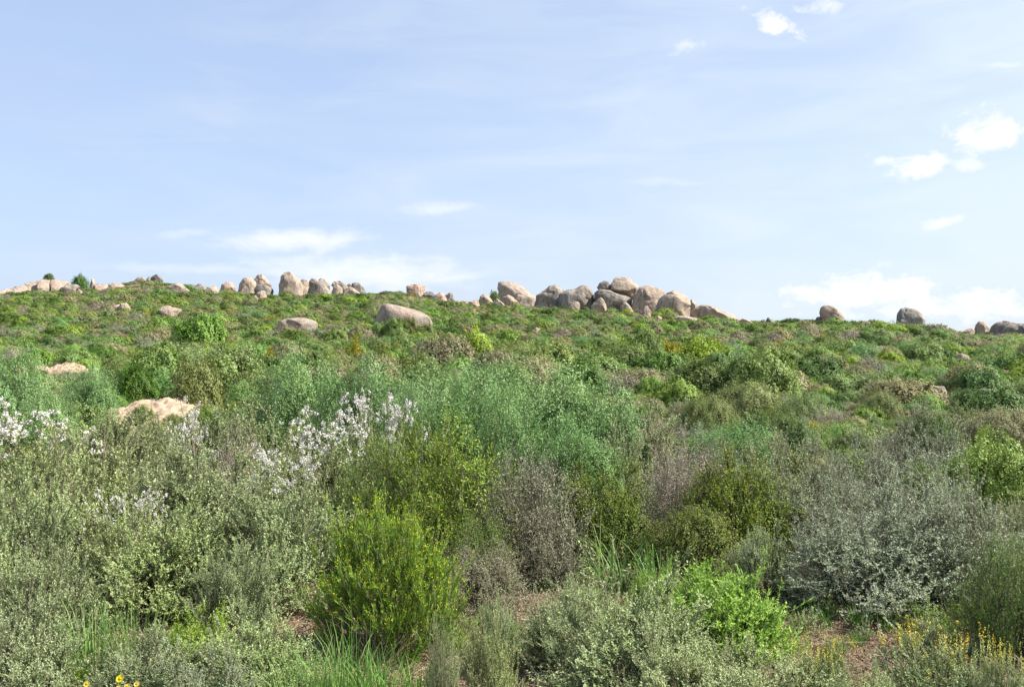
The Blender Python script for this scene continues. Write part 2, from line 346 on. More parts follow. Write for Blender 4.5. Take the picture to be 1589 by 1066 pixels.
B = [
 ([(-14,452),(0,450),(8,446),(14,447),(21,453),(19,460),(0,462),(-12,461)], None, W, 'low pale rounded slab cut by the left edge of the picture', {}),
 ([(13,448),(24,442),(38,440),(41,445),(40,452),(34,459),(20,459)], None, P_, 'pink sloping slab next to the slab at the left picture edge', {}),
 ([(38,438),(48,434),(57,432),(61,437),(61,447),(50,454),(41,450)], 178, W, 'tan stepped slab on the left shoulder of the long flat outcrop', {}),
 ([(56,434),(65,431),(78,430),(79,440),(78,449),(58,449)], 177, W, 'flat topped slab carrying the little dark bush on the far left outcrop', {}),
 ([(77,430),(90,432),(102,433),(105,437),(98,444),(85,449),(77,448)], 178, P_, 'long flat slab at the right end of the far left outcrop', {}),
 ([(94,446),(105,440),(117,440),(124,444),(121,450),(112,461),(102,458),(95,452)], None, G_, 'rounded grey and pink boulder below the flat far left outcrop', {}),
 ([(113,455),(120,447),(127,452),(125,459),(114,460)], None, W, 'small round stone against the right foot of the grey and pink boulder', {}),
 ([(139,440),(142,432),(146,433),(148,448),(139,447)], 182, W, 'narrow upright rock right of the dark ridge bush', {}),
 ([(144,441),(150,437),(166,439),(170,449),(155,455),(145,452)], 178, P_, 'smooth rounded slab just right of the narrow upright rock', {}),
 ([(167,440),(175,436),(187,438),(198,444),(188,452),(170,453)], 179, W, 'layered tan slab in the middle of the second outcrop', {}),
 ([(180,446),(200,446),(214,443),(219,449),(217,456),(195,457),(182,454)], 176, W, 'long low slab at the right end of the second outcrop', {}),
 ([(206,438),(214,429),(222,430),(226,436),(222,443),(208,443)], 189, G_, 'pointed grey rock on the crest of the left hilltop', {}),
 ([(226,434),(231,428),(236,431),(236,438),(228,439)], 189, K, 'small dark rock between the two crest rocks of the left hilltop', {}),
 ([(235,430),(242,425),(249,429),(253,435),(245,440),(235,438)], 189, K, 'dark cracked rock topping the left hilltop', {}),
 ([(257,446),(266,441),(275,438),(282,441),(288,448),(278,456),(266,456),(258,452)], None, W, 'humped two toned boulder below the left hilltop', {}),
 ([(278,454),(288,446),(294,450),(297,456),(285,458)], None, W, 'small pale rock beside the humped two toned boulder', {}),
 ([(299,450),(307,440),(314,441),(321,448),(316,455),(302,455)], 172, G_, 'jagged little rock between the humped boulder and the row of big boulders', {}),
 ([(315,454),(322,447),(332,443),(337,446),(340,453),(333,459),(318,458)], None, W, 'tan wedge shaped boulder in the gap left of the pink rounded boulder', {}),
 ([(340,453),(344,441),(352,437),(360,438),(366,446),(360,456),(344,458)], 172, P_, 'pink rounded boulder left of the double humped boulders', {}),
 ([(368,454),(371,441),(376,432),(384,427),(391,427),(396,434),(397,446),(390,458),(372,457)], 168, W, 'left hump of the double humped boulders with a rounded back', {}),
 ([(389,432),(398,424),(407,425),(413,431),(421,442),(420,456),(400,457),(390,446)], 171, W, 'right hump of the double humped boulders rising highest', {}),
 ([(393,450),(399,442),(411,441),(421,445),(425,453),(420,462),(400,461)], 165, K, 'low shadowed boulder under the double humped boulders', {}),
 ([(398,466),(398,456),(404,451),(410,451),(414,458),(416,468),(405,471)], 158, W, 'upright egg shaped boulder in front of the double humped boulders', {}),
 ([(391,468),(392,461),(396,458),(401,462),(402,469)], 157, W, 'small pale stone touching the egg shaped boulder', {}),
 ([(428,456),(431,440),(433,426),(438,422),(449,421),(456,425),(464,433),(469,442),(470,458),(450,463),(430,462)], 165, W, 'tall dome shaped boulder, the highest of the left row', {'facets': 7}),
 ([(464,436),(470,432),(478,434),(482,440),(481,456),(466,456)], 173, W, 'rounded boulder peeping out between the tall dome and the leaning boulder', {}),
 ([(476,458),(479,446),(479,437),(485,432),(494,434),(505,442),(515,452),(523,460),(512,466),(495,465),(478,463)], 162, G_, 'big boulder leaning left with a long back sloping down to the right', {'facets': 7}),
 ([(490,437),(497,431),(504,433),(512,442),(512,452),(498,452)], 169, G_, 'grey boulder just behind the long sloping boulder', {}),
 ([(513,443),(518,437),(528,435),(535,439),(541,446),(540,450),(530,447),(516,445)], 168, G_, 'flattish cap rock overhanging a pale block', {}),
 ([(513,452),(515,443),(523,441),(532,447),(532,459),(515,460)], 167, W, 'pale block under the flattish cap rock', {}),
 ([(531,457),(537,448),(543,445),(548,447),(559,456),(560,461),(534,461)], 163, P_, 'wedge with a bright orange red face beside the round dark boulder', {}),
 ([(538,442),(542,439),(547,442),(547,450),(538,450)], 174, K, 'little dark rock behind the orange red wedge', {}),
 ([(544,452),(546,440),(552,437),(560,440),(566,446),(567,456),(556,460),(545,459)], 168, K, 'round dark boulder at the right end of the left row', {}),
 ([(631,454),(630,446),(632,443),(645,441),(659,442),(660,450),(655,460),(640,460),(632,457)], 170, P_, 'squared orange block standing alone on the skyline', {'facets': 8, 'dep': .7}),
 ([(627,463),(632,459),(645,460),(661,461),(657,468),(635,470)], 163, G_, 'flat slab lying below the squared orange block', {}),
 ([(654,460),(662,452),(672,453),(677,460),(672,465),(656,464)], 168, K, 'dark low rock touching the right side of the orange block', {}),
 ([(667,467),(675,458),(683,453),(690,457),(698,471),(685,473),(670,472)], 162, P_, 'pointed pinkish rock right of the squared orange block', {}),
 ([(689,458),(697,453),(703,455),(705,464),(693,466)], 168, G_, 'small grey rock behind the pointed pinkish rock', {}),
 ([(699,470),(704,465),(712,466),(713,472),(702,473)], 158, W, 'flat pale stone between the pointed rock and the round ball rock', {}),
 ([(713,470),(718,466),(725,467),(728,473),(715,474)], 156, W, 'pale stone close to the left of the round ball rock', {}),
 ([(728,476),(730,468),(737,465),(743,468),(744,476),(739,483),(729,482)], 150, P_, 'round ball rock left of the big central outcrop', {}),
 ([(734,486),(742,478),(749,481),(753,487),(746,492),(737,491)], 143, P_, 'low pinkish stone below the round ball rock', {}),
 ([(742,470),(744,459),(750,456),(760,461),(767,470),(764,476),(744,476)], 156, W, 'small wedge boulder in front of the dark bush and central outcrop', {}),
 ([(773,463),(774,440),(777,437),(790,436),(803,439),(813,446),(820,453),(831,461),(831,474),(800,476),(776,474)], 160, W, 'great pale outcrop with a notched top left corner', {'facets': 7}),
 ([(774,472),(779,462),(789,457),(797,461),(807,472),(805,478),(778,478)], 155, P_, 'rounded pinkish boulder at the foot of the great pale outcrop', {}),
 ([(800,464),(804,457),(816,457),(830,462),(830,475),(806,477)], 156, W, 'split pale block forming the right foot of the great pale outcrop', {}),
 ([(766,472),(771,463),(778,468),(784,473),(782,477),(768,477)], 152, W, 'small angular stone at the left foot of the great pale outcrop', {}),
 ([(829,474),(831,458),(840,450),(852,443),(862,441),(870,445),(878,452),(877,476),(855,480),(830,479)], 152, G_, 'dark sided boulder with a peaked pink top right of the pale outcrop', {'facets': 6}),
 ([(866,477),(868,456),(878,450),(893,446),(903,442),(912,444),(918,450),(922,460),(921,476),(905,481),(868,481)], 149, G_, 'broad grey boulder with a scooped knob on top', {'facets': 6}),
 ([(879,478),(888,470),(897,467),(902,474),(900,481),(882,481)], 145, P_, 'small pinkish stone in front of the broad grey boulder', {}),
 ([(942,441),(950,432),(957,428),(968,429),(978,432),(986,438),(993,445),(989,454),(983,463),(970,460),(955,456),(944,453)], 150, W, 'large tan boulder perched on top of the highest stack', {'dep': 1.15, 'perched': True}),
 ([(926,446),(930,439),(938,435),(946,437),(950,449),(932,450)], 151, K, 'dark boulder tucked against the left of the perched top boulder', {}),
 ([(920,468),(922,453),(932,448),(945,450),(960,452),(974,458),(982,466),(980,480),(950,483),(924,480)], 148, K, 'wide grey base boulder carrying the perched boulder', {'dep': 1.0}),
 ([(917,475),(927,465),(933,461),(939,465),(943,478),(940,483),(920,482)], 143, W, 'bright peaked boulder in front of the wide grey base boulder', {}),
 ([(975,474),(985,458),(992,446),(1003,443),(1018,446),(1031,452),(1030,474),(1014,483),(980,483)], 146, W, 'rounded boulder between the perched stack and the big brown dome', {}),
 ([(1013,484),(1020,466),(1034,454),(1048,449),(1060,451),(1068,458),(1072,470),(1070,490),(1050,494),(1018,490)], 140, W, 'big brown dome boulder with a vertical crack, largest of the ridge', {'facets': 4}),
 ([(962,480),(966,470),(970,467),(977,473),(985,482),(980,486),(964,486)], 142, W, 'cream wedge at the foot of the perched stack', {}),
 ([(995,488),(999,476),(1005,474),(1011,481),(1009,491),(1000,495)], 134, P_, 'upright pinkish stone left of the bright green bush', {}),
 ([(1014,497),(1021,489),(1027,493),(1029,499)], 130, P_, 'little stone below the upright pinkish stone', {}),
 ([(1041,496),(1050,489),(1070,490),(1084,494),(1077,501),(1050,502)], 130, W, 'flat ledge below the big brown dome', {}),
 ([(1067,472),(1074,463),(1081,470),(1082,484),(1070,486)], 147, W, 'small tan rock wedged behind the right side of the brown dome', {}),
 ([(1070,492),(1075,479),(1086,471),(1100,473),(1115,479),(1130,485),(1143,489),(1149,496),(1148,503),(1120,505),(1078,502)], 140, W, 'long whaleback slab sloping down to the right', {'facets': 6}),
 ([(1146,502),(1151,492),(1160,495),(1169,501),(1168,507),(1148,507)], 140, P_, 'low reddish rock at the tail of the whaleback slab', {}),
 ([(1178,501),(1182,496),(1187,495),(1189,503),(1184,507),(1178,506)], 137, K, 'small dark knob left of the low grey mound on the ridge', {}),
 ([(1186,502),(1192,492),(1200,496),(1206,502),(1203,507),(1187,507)], 136, K, 'low grey mound of rock alone in the gap right of the whaleback', {}),
 ([(1275,496),(1272,485),(1274,477),(1279,473),(1288,473),(1300,477),(1307,485),(1312,500),(1308,507),(1278,507)], 128, P_, 'orange tinted standing boulder with an undercut left side', {'dep': .7}),
 ([(1262,500),(1268,492),(1276,491),(1279,501),(1276,505),(1263,504)], 130, K, 'dark stone leaning on the left of the orange tinted standing boulder', {}),
 ([(1389,504),(1394,487),(1399,478),(1408,476),(1417,477),(1427,485),(1434,497),(1434,509),(1415,512),(1392,510)], 116, G_, 'lone tall boulder, dark on the left and pale on the right', {'facets': 8}),
 ([(1487,520),(1500,511),(1509,509),(1515,518),(1512,524),(1490,524)], 115, P_, 'low boulder just left of the upright two toned boulder', {}),
 ([(1511,518),(1515,503),(1521,498),(1528,500),(1534,509),(1538,520),(1532,526),(1514,525)], 111, W, 'upright two toned boulder near the right picture edge', {'facets': 8}),
 ([(1539,523),(1541,507),(1550,499),(1562,497),(1580,501),(1600,503),(1625,510),(1628,528),(1570,532),(1542,530)], 108, K, 'broad dark boulder cut by the right edge of the picture', {'facets': 5}),
 ([(580,502),(586,484),(592,471),(599,470),(620,474),(640,479),(655,484),(667,491),(672,503),(670,514),(640,520),(584,515)], None, (.55, .5, .4), 'wide flat backed grey pink boulder standing alone halfway up the slope', {'facets': 2, 'dep': .8, 'rough': .03}),
 ([(423,512),(434,499),(446,494),(470,493),(484,496),(493,501),(488,512),(460,517),(438,517)], None, P_, 'low oval boulder with a pink red right end on the mid slope', {'facets': 3, 'dep': 1.0}),
 ([(168,481),(176,474),(184,472),(190,477),(188,486),(172,487)], None, W, 'left one of two touching cream rocks on the left slope', {}),
 ([(184,478),(187,471),(196,470),(202,479),(200,486),(190,486)], None, W, 'right one of two touching cream rocks on the left slope', {}),
 ([(247,482),(252,475),(258,473),(270,476),(281,480),(276,489),(262,494),(251,489)], None, W, 'isolated ragged cream rock right of the two touching cream rocks', {}),
 ([(828,512),(832,508),(838,510),(839,514),(829,515)], None, W, 'single white stone among shrubs below the pale central outcrop', {}),
 ([(1477,556),(1483,550),(1493,548),(1503,553),(1504,561),(1480,562)], None, W, 'flat cream stone among bushes on the right slope', {}),
 ([(1444,604),(1452,599),(1464,599),(1468,606),(1452,608)], 36, W, 'flat whitish stone left of the dark bush at the right', {}),
 ([(1516,608),(1522,603),(1538,603),(1545,608),(1530,612)], 35, W, 'flat whitish stone behind the dark bush at the right', {}),
]
for i, (poly, d, c, lab, kw) in enumerate(B):
    wpx = max(p[0] for p in poly) - min(p[0] for p in poly)
    kw = dict(kw)
    sm = wpx < 14
    if i in (0, 1, 2, 3, 4, 8, 9, 10): kw.update(dep=.8, foot=.25, slope=1.3, rough=.05)
    cc = [min(1, max(0, v + random.Random(i).uniform(-.08, .08))) for v in c]
    rock(poly, d, col=cc, label=lab, seed=i * 3 + 1, sub=4 if sm else 5, name='boulder' if wpx > 18 else 'rock', cat='boulder' if wpx > 18 else 'rock', **kw)

# bare sandy mounds ---------------------------------------------------
def mound(cx, d, wpx, top, label, seed, dep=.6, cut=.0):
    u = (cx - CX) / F; x0 = u * d; wm = wpx * d / F; g = float(terr(x0, d)); h = (HZ - top) / F * d - g
    n = 90; s = np.linspace(-1, 1, n); A, Bb = np.meshgrid(s, s, indexing='ij')
    r = (np.abs(A) ** 3 + np.abs(Bb) ** 3) ** (1 / 3) * (1 + .3 * fbm(A * 2 + seed, Bb * 2, seed, 4))
    prof = np.clip(1 - np.clip(r, 0, 1) ** 2.4, 0, 1) ** .8; rid = 1 - np.abs(fbm(A * 3 + seed, Bb * 3, seed + 8, 4)) * 2
    Z = prof * (h - .06 + .4 * h * fbm(A * 3.1 + 2, Bb * 3.1 + 5, seed, 5)) * (1 - .25 * np.clip(-Bb, 0, 1)) + .07 * fbm(A * 6, Bb * 6, seed + 3, 4) + .16 * (rid - .8) * prof
    X = A * wm * .62; Y = Bb * wm * dep
    zt = terr(x0 + X, d + Y) - g
    Zf = zt + Z - .3 * np.clip((r - .88) / .2, 0, 1) ** 2 - .01
    V = np.stack([X, Y, Zf], -1).reshape(-1, 3)
    i, j = np.meshgrid(np.arange(n - 1), np.arange(n - 1), indexing='ij'); q = (i * n + j).ravel()
    o = mesh_obj('sand_mound', V, np.stack([q, q + n, q + n + 1, q + 1], 1), SAND, smooth=True); o.location = (x0, d, g)
    tag(o, label, 'sand mound', 'bare sand mounds')
    MOUNDS.append((x0, d, wm * .5))
MOUNDS = []
mound(262, 28, 150, 617, 'bare cream sand mound behind the white flowered shrubs, larger right hump', 4, .7)
mound(193, 27.4, 90, 627, 'bare cream sand mound joined to the left of the larger hump', 9, .5)
mound(104, 50, 54, 562, 'small tan sand mound between bluish bushes at the left', 14, .5)
mound(62, 50, 36, 567, 'faint low patch of tan sand beside the small tan mound', 17, .5)

# ------------------------------------------------------------------ plants
def unit(a): return a / np.maximum(np.linalg.norm(a, axis=-1, keepdims=True), 1e-9)
def bez(p0, p1, p2, t):
    t = t[..., None]; return (1 - t) ** 2 * p0 + 2 * t * (1 - t) * p1 + t * t * p2
def bezd(p0, p1, p2, t):
    t = t[..., None]; return unit(2 * (1 - t) * (p1 - p0) + 2 * t * (p2 - p1))
def tubes(p0, p1, p2, r0, r1, seg, rng):
    n = len(p0); t = np.linspace(0, 1, seg + 1)
    pts = np.stack([bez(p0, p1, p2, np.full(n, tt)) for tt in t], 1); d = unit(p2 - p0)
    s = unit(np.cross(d, rng.normal(size=(n, 3)))); b = np.cross(d, s)
    r = (r0[:, None] * (1 - t) + r1[:, None] * t)[..., None]
    ring = []
    for k in range(3):
        a = k * 2 * math.pi / 3; ring.append(pts + r * (math.cos(a) * s + math.sin(a) * b)[:, None, :])
    V = np.stack(ring, 2).reshape(-1, 3)        # n, seg+1, 3
    base = (np.arange(n) * (seg + 1) * 3)[:, None, None]; sg = (np.arange(seg) * 3)[None, :, None]; k = np.arange(3)[None, None, :]; k2 = (k + 1) % 3
    a = base + sg + k; b_ = base + sg + k2
    Q = np.stack([a, b_, b_ + 3, a + 3], -1).reshape(-1, 4)
    return V, Q, np.repeat(rng.uniform(0, 1, n), seg * 3)
def leafquads(p, d, L, Wd, rng, side=None, wpos=.45):
    n = len(p); side = unit(np.cross(d, rng.normal(size=(n, 3)))) if side is None else side
    L = L[:, None]; Wd = Wd[:, None]
    V = np.stack([p, p + d * L * wpos + side * Wd * .5, p + d * L, p + d * L * wpos - side * Wd * .5], 1).reshape(-1, 3)
    return V, np.arange(4 * n).reshape(-1, 4)
def join(parts):
    V, Q, A = [], [], []; o = 0
    for v, q, a in parts: V.append(v); Q.append(q + o); A.append(a); o += len(v)
    return np.concatenate(V), np.concatenate(Q), np.concatenate(A)

def shrub_geo(seed, w=1., h=.8, stems=60, twigs=900, lpt=22, ll=.02, lw=.008, tl=.16, up=.6, spread=.45, lump=.16, t0=.3,
              leafang=.7, stemr=.006, twigr=.0018, rnd=.55, fill=.55, bloom=None, tipbias=1., flat=1., leafrnd=.8, low=.02, vary=1., shell=0):
    rng = np.random.default_rng(seed); ph = rng.uniform(0, 6.28, 8)
    def env(a, s):
        return 1 + lump * (np.sin(3 * a + ph[0]) * .5 + np.sin(5 * a + ph[1] + 3 * s) * .45 + np.sin(7 * a - 5 * s + ph[2]) * .35 + np.sin(2 * a + 4 * s + ph[3]) * .4)
    az = rng.uniform(0, 2 * math.pi, stems); s = low + (1 - low) * rng.uniform(0, 1, stems) ** .8; c = np.sqrt(np.clip(1 - s ** 2, 0, 1))
    rr = env(az, s) * (fill + (1 - fill) * rng.uniform(0, 1, stems) ** .5) * (1 - tl / w * .8)
    end = np.stack([np.cos(az) * c * rr * w / 2, np.sin(az) * c * rr * w / 2, s ** flat * rr * h], 1)
    b = rng.uniform(0, spread * w / 2, stems); p0 = np.stack([np.cos(az) * b, np.sin(az) * b, np.full(stems, -.02)], 1)
    p1 = p0 * .5 + end * .5; p1[:, 2] = end[:, 2] * .62 + .04 * h; p1[:, :2] = p0[:, :2] + (end - p0)[:, :2] * .42
    # side branches give the crown its clumps
    nb = stems * 3; si = rng.integers(0, stems, nb); t = rng.uniform(t0, .95, nb)
    q0 = bez(p0[si], p1[si], p2 := end[si], t); dd = bezd(p0[si], p1[si], p2, t)
    outw = unit(q0 * np.array([1, 1, .5]) + 1e-6)
    bd = unit(dd * .6 + outw * .5 + rng.normal(size=(nb, 3)) * rnd + np.array([0, 0, up * .5])); bl = tl * 1.3 * rng.uniform(.5, 1.2, nb)
    q2 = q0 + bd * bl[:, None]; q1 = (q0 + q2) / 2 + dd * bl[:, None] * .15
    q2[:, 2] = np.maximum(q2[:, 2], .02)
    # twigs
    nt_ = twigs; fr = rng.uniform(0, 1, nt_) < .35
    ai = rng.integers(0, stems, nt_); bi = rng.integers(0, nb, nt_); t = np.where(fr, rng.uniform(t0, 1, nt_), rng.uniform(.1, 1, nt_) ** (1 / tipbias))
    A0, A1, A2 = (np.where(fr[:, None], X[ai], Y[bi]) for X, Y in ((p0, q0), (p1, q1), (end, q2)))
    s0 = bez(A0, A1, A2, t); sd = bezd(A0, A1, A2, t); outw = unit(s0 * np.array([1, 1, .6]) + 1e-6)
    td = unit(sd * .7 + outw * .35 + rng.normal(size=(nt_, 3)) * rnd + np.array([0, 0, up])); tll = tl * rng.uniform(.45, 1.25, nt_)
    s2 = s0 + td * tll[:, None]; s1 = (s0 + s2) / 2 + (sd - np.array([0, 0, .6])) * tll[:, None] * .12
    s2[:, 2] = np.maximum(s2[:, 2], .015)
    tw_v = rng.uniform(0, 1, nt_)
    # leaves
    li = np.repeat(np.arange(nt_), lpt); n = len(li); t = rng.uniform(.05, 1.02, n)
    lp = bez(s0[li], s1[li], s2[li], t); ld = bezd(s0[li], s1[li], s2[li], t)
    d = unit(ld * (1 - leafang * .4) + unit(rng.normal(size=(n, 3))) * leafang)
    nrm = unit(np.array([0, 0, .8]) + unit(lp * np.array([1, 1, .8]) + 1e-6) * 1.0 + unit(rng.normal(size=(n, 3))) * leafrnd)
    LV, LQ = leafquads(lp, d, ll * rng.uniform(.6, 1.3, n), lw * rng.uniform(.7, 1.3, n), rng, side=unit(np.cross(d, nrm)))
    LA = np.clip(tw_v[li] * .5 + rng.uniform(0, 1, n) * .5 + (t - .5) * .25, 0, 1); LA = .5 + (LA - .5) * vary
    if shell:      # the outermost leaves of a cushion plant, on lobes
        a = rng.uniform(0, 2 * math.pi, shell); s = .03 + .97 * rng.uniform(0, 1, shell); c = np.sqrt(1 - s ** 2)
        lob = .055 * np.sin(9 * a + ph[4]) * np.sin(9 * s + ph[5]) + .05 * np.sin(13 * a + ph[6] + 7 * s) + .045 * np.sin(21 * a - 9 * s + ph[7])
        r_ = env(a, s) * (1 + lob) * (.84 + .14 * rng.uniform(0, 1, shell) ** .6)
        pp = np.stack([np.cos(a) * c * r_ * w / 2, np.sin(a) * c * r_ * w / 2, s ** flat * r_ * h], 1)
        nn = unit(np.stack([np.cos(a) * c, np.sin(a) * c, s + .15], 1) + unit(rng.normal(size=(shell, 3))) * leafrnd); dd2 = unit(np.cross(nn, rng.normal(size=(shell, 3))) + np.array([0, 0, .3]))
        SV, SQ = leafquads(pp, dd2, ll * rng.uniform(.6, 1.3, shell), lw * rng.uniform(.8, 1.4, shell), rng, side=unit(np.cross(dd2, nn)))
        SA = np.clip(.5 + (rng.uniform(0, 1, shell) * .55 + (lob * 4) + .4 * vnoise(a * 4, s * 5, seed) - .5) * vary, 0, 1)
        LV, LQ, LA = join([(LV, LQ, LA), (SV, SQ, SA)])
    st = [tubes(p0, p1, end, np.full(stems, stemr), np.full(stems, stemr * .4), 5, rng), tubes(q0, q1, q2, np.full(nb, stemr * .45), np.full(nb, stemr * .2), 2, rng)]
    if twigr > 0: st.append(tubes(s0, s1, s2, np.full(nt_, twigr), np.full(nt_, twigr * .5), 1, rng))
    res = {'leaf': (LV, LQ, LA), 'stem': join(st), 'tips': (s0, s1, s2, s0 + td * tll[:, None], td)}
    if bloom:
        kind, frac, cnt, sz, sprd = bloom; hi = s2[:, 2] + rng.normal(size=nt_) * h * .12
        sel = np.argsort(-hi)[:int(nt_ * frac)]; tp, tdir = s2[sel], td[sel]
        if kind == 'spike':
            k = np.repeat(np.arange(len(sel)), cnt); n = len(k); along = rng.uniform(-.02, sprd, n)
            pos = tp[k] + (tdir[k] * .5 + np.array([0, 0, .8])) * along[:, None] + rng.normal(size=(n, 3)) * sz * .35
        elif kind == 'head':       # clustered fluffy heads
            m = 4; k = np.repeat(np.arange(len(sel)), m); cen = tp[k] + rng.normal(size=(len(k), 3)) * sprd
            kk = np.repeat(np.arange(len(cen)), cnt); n = len(kk); pos = cen[kk] + unit(rng.normal(size=(n, 3))) * sz * .9
        else:
            k = np.repeat(np.arange(len(sel)), cnt); n = len(k); pos = tp[k] + rng.normal(size=(n, 3)) * sprd
        d = unit(rng.normal(size=(n, 3)) + np.array([0, 0, .4]))
        BV, BQ = leafquads(pos, d, np.full(n, sz) * rng.uniform(.6, 1.2, n), np.full(n, sz * .75), rng)
        res['bloom'] = (BV, BQ, rng.uniform(0, 1, n))
    return res
def grass_geo(seed, n=160, h=.4, w=.35, bw=.006, bend=.5):
    rng = np.random.default_rng(seed); az = rng.uniform(0, 6.283, n); r = w * .3 * np.sqrt(rng.uniform(0, 1, n)); L = h * rng.uniform(.5, 1.2, n)
    p0 = np.stack([np.cos(az) * r, np.sin(az) * r, np.zeros(n) - .01], 1); lean = rng.uniform(.1, 1, n) * bend
    a2 = az + rng.normal(size=n) * .6; o = np.stack([np.cos(a2), np.sin(a2), np.zeros(n)], 1)
    p1 = p0 + o * (L * lean * .25)[:, None] + np.array([0, 0, 1]) * (L * .65)[:, None]
    p2 = p0 + o * (L * lean)[:, None] + np.array([0, 0, 1]) * (L * (1 - lean * .35))[:, None]
    side = np.stack([-np.sin(a2), np.cos(a2), np.zeros(n)], 1) + rng.normal(size=(n, 3)) * .2; seg = 4; V = []
    for k in range(seg + 1):
        t = k / seg; c = bez(p0, p1, p2, np.full(n, t)); ww = bw * (1 - t) ** .6 * .5 + .0004; V += [c - side * ww, c + side * ww]
    V = np.stack(V, 1).reshape(-1, 3); b = (np.arange(n) * (seg + 1) * 2)[:, None]; k = (np.arange(seg) * 2)[None, :]
    a = b + k; Q = np.stack([a, a + 1, a + 3, a + 2], -1).reshape(-1, 4)
    return V, Q, np.repeat(rng.uniform(0, 1, n), seg)

# kind -> (leaf material, base parameters in real metres for a plant of width w, bloom material)
KIND = {
 'sage':   ('sage',   dict(leafrnd=.55, w=1.1, h=.95, stems=80, twigs=1900, lpt=28, ll=.018, lw=.0074, tl=.16, up=.75, lump=.22, leafang=.75, stemr=.005, fill=.65), None),
 'silver': ('silver', dict(leafrnd=.6, w=1.5, h=.95, stems=90, twigs=2400, lpt=26, ll=.018, lw=.008, tl=.17, up=.35, lump=.22, leafang=.9, stemr=.005, twigr=.0018, rnd=.8, fill=.6), None),
 'blue':   ('blue',   dict(w=2.4, h=1.6, stems=100, twigs=4200, lpt=24, ll=.042, lw=.012, tl=.20, up=.25, lump=.20, leafang=.8, stemr=.007, twigr=.002, fill=.8, flat=.75, rnd=.7, leafrnd=.6), None),
 'needle': ('needle', dict(w=.9, h=.85, stems=150, twigs=2600, lpt=16, ll=.034, lw=.0048, tl=.17, up=.9, lump=.12, leafang=.4, stemr=.003, twigr=.0013, rnd=.3, fill=.75), 'budyel'),
 'olive':  ('olive',  dict(w=1.2, h=.85, stems=90, twigs=3000, lpt=24, leafrnd=.6, ll=.018, lw=.009, tl=.11, up=.6, lump=.14, leafang=.8, stemr=.006, fill=.87, flat=.72), 'budyel'),
 'heath':  ('heath',  dict(leafrnd=.6, w=1.3, h=.95, stems=90, twigs=2300, lpt=22, ll=.024, lw=.0065, tl=.16, up=.6, lump=.2, leafang=.6, stemr=.006, fill=.75, flat=.8), None),
 'green':  ('green',  dict(w=1.6, h=1.0, stems=70, twigs=2600, lpt=22, ll=.032, lw=.016, leafrnd=.55, tl=.15, up=.4, lump=.17, leafang=.85, stemr=.009, twigr=.002, fill=.87, flat=.72), None),
 'lime':   ('lime',   dict(w=1.6, h=1.0, stems=70, twigs=2600, lpt=22, ll=.032, lw=.016, leafrnd=.55, tl=.15, up=.4, lump=.17, leafang=.85, stemr=.009, twigr=.002, fill=.87, flat=.72), None),
 'golden': ('golden', dict(w=1.2, h=.6, stems=60, twigs=1000, lpt=16, ll=.03, lw=.012, tl=.15, up=.6, lump=.2, leafang=.8, stemr=.007, twigr=.003), None),
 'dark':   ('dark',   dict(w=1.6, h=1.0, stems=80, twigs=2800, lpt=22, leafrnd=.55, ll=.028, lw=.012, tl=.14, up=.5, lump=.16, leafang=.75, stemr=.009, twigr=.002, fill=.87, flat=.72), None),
 'mossy':  ('mossy',  dict(w=1.6, h=.9, stems=80, twigs=2800, lpt=22, leafrnd=.5, ll=.026, lw=.012, tl=.14, up=.4, lump=.10, leafang=.85, stemr=.008, twigr=.002, fill=.87, flat=.72), None),
 'tan':    ('tan',    dict(w=1.6, h=.9, stems=80, twigs=2800, lpt=22, leafrnd=.5, ll=.024, lw=.012, tl=.11, up=.4, lump=.08, leafang=.85, stemr=.008, twigr=.002, fill=.87, flat=.72), None),
 'dry':    ('dry',    dict(w=1.1, h=.85, stems=120, twigs=4200, lpt=10, ll=.013, lw=.0055, tl=.13, up=.5, lump=.16, leafang=.9, stemr=.004, twigr=.0013, rnd=.6, fill=.7), None),
 'greyb':  ('greyl',  dict(w=1.1, h=.85, stems=110, twigs=2600, lpt=16, ll=.015, lw=.006, tl=.13, up=.5, lump=.16, leafang=.85, stemr=.004, twigr=.0013, rnd=.6, fill=.75, flat=.8), None),
 'herb':   ('herb',   dict(leafrnd=.55, w=.9, h=.6, stems=110, twigs=1500, lpt=24, ll=.028, lw=.008, tl=.13, up=.7, lump=.2, leafang=.75, stemr=.003, twigr=.0016, fill=.6), None),
 'whitef': ('sage',   dict(w=1.0, h=.95, stems=80, twigs=1300, lpt=20, ll=.020, lw=.008, tl=.14, up=.5, flat=.7, lump=.24, leafang=.7, stemr=.004, bloom=('head', .03, 18, .0135, .03)), 'white'),
 'spike':  ('sage',   dict(w=.8, h=.5, stems=70, twigs=900, lpt=22, ll=.02, lw=.008, tl=.13, up=.9, lump=.15, leafang=.6, stemr=.003, bloom=('spike', .06, 20, .011, .07)), 'yellow'),
}
KIND['needle'][1]['bloom'] = ('tip', .8, 7, .0095, .007)
KIND['olive'][1]['bloom'] = ('tip', .4, 5, .008, .008)
CACHE = {}
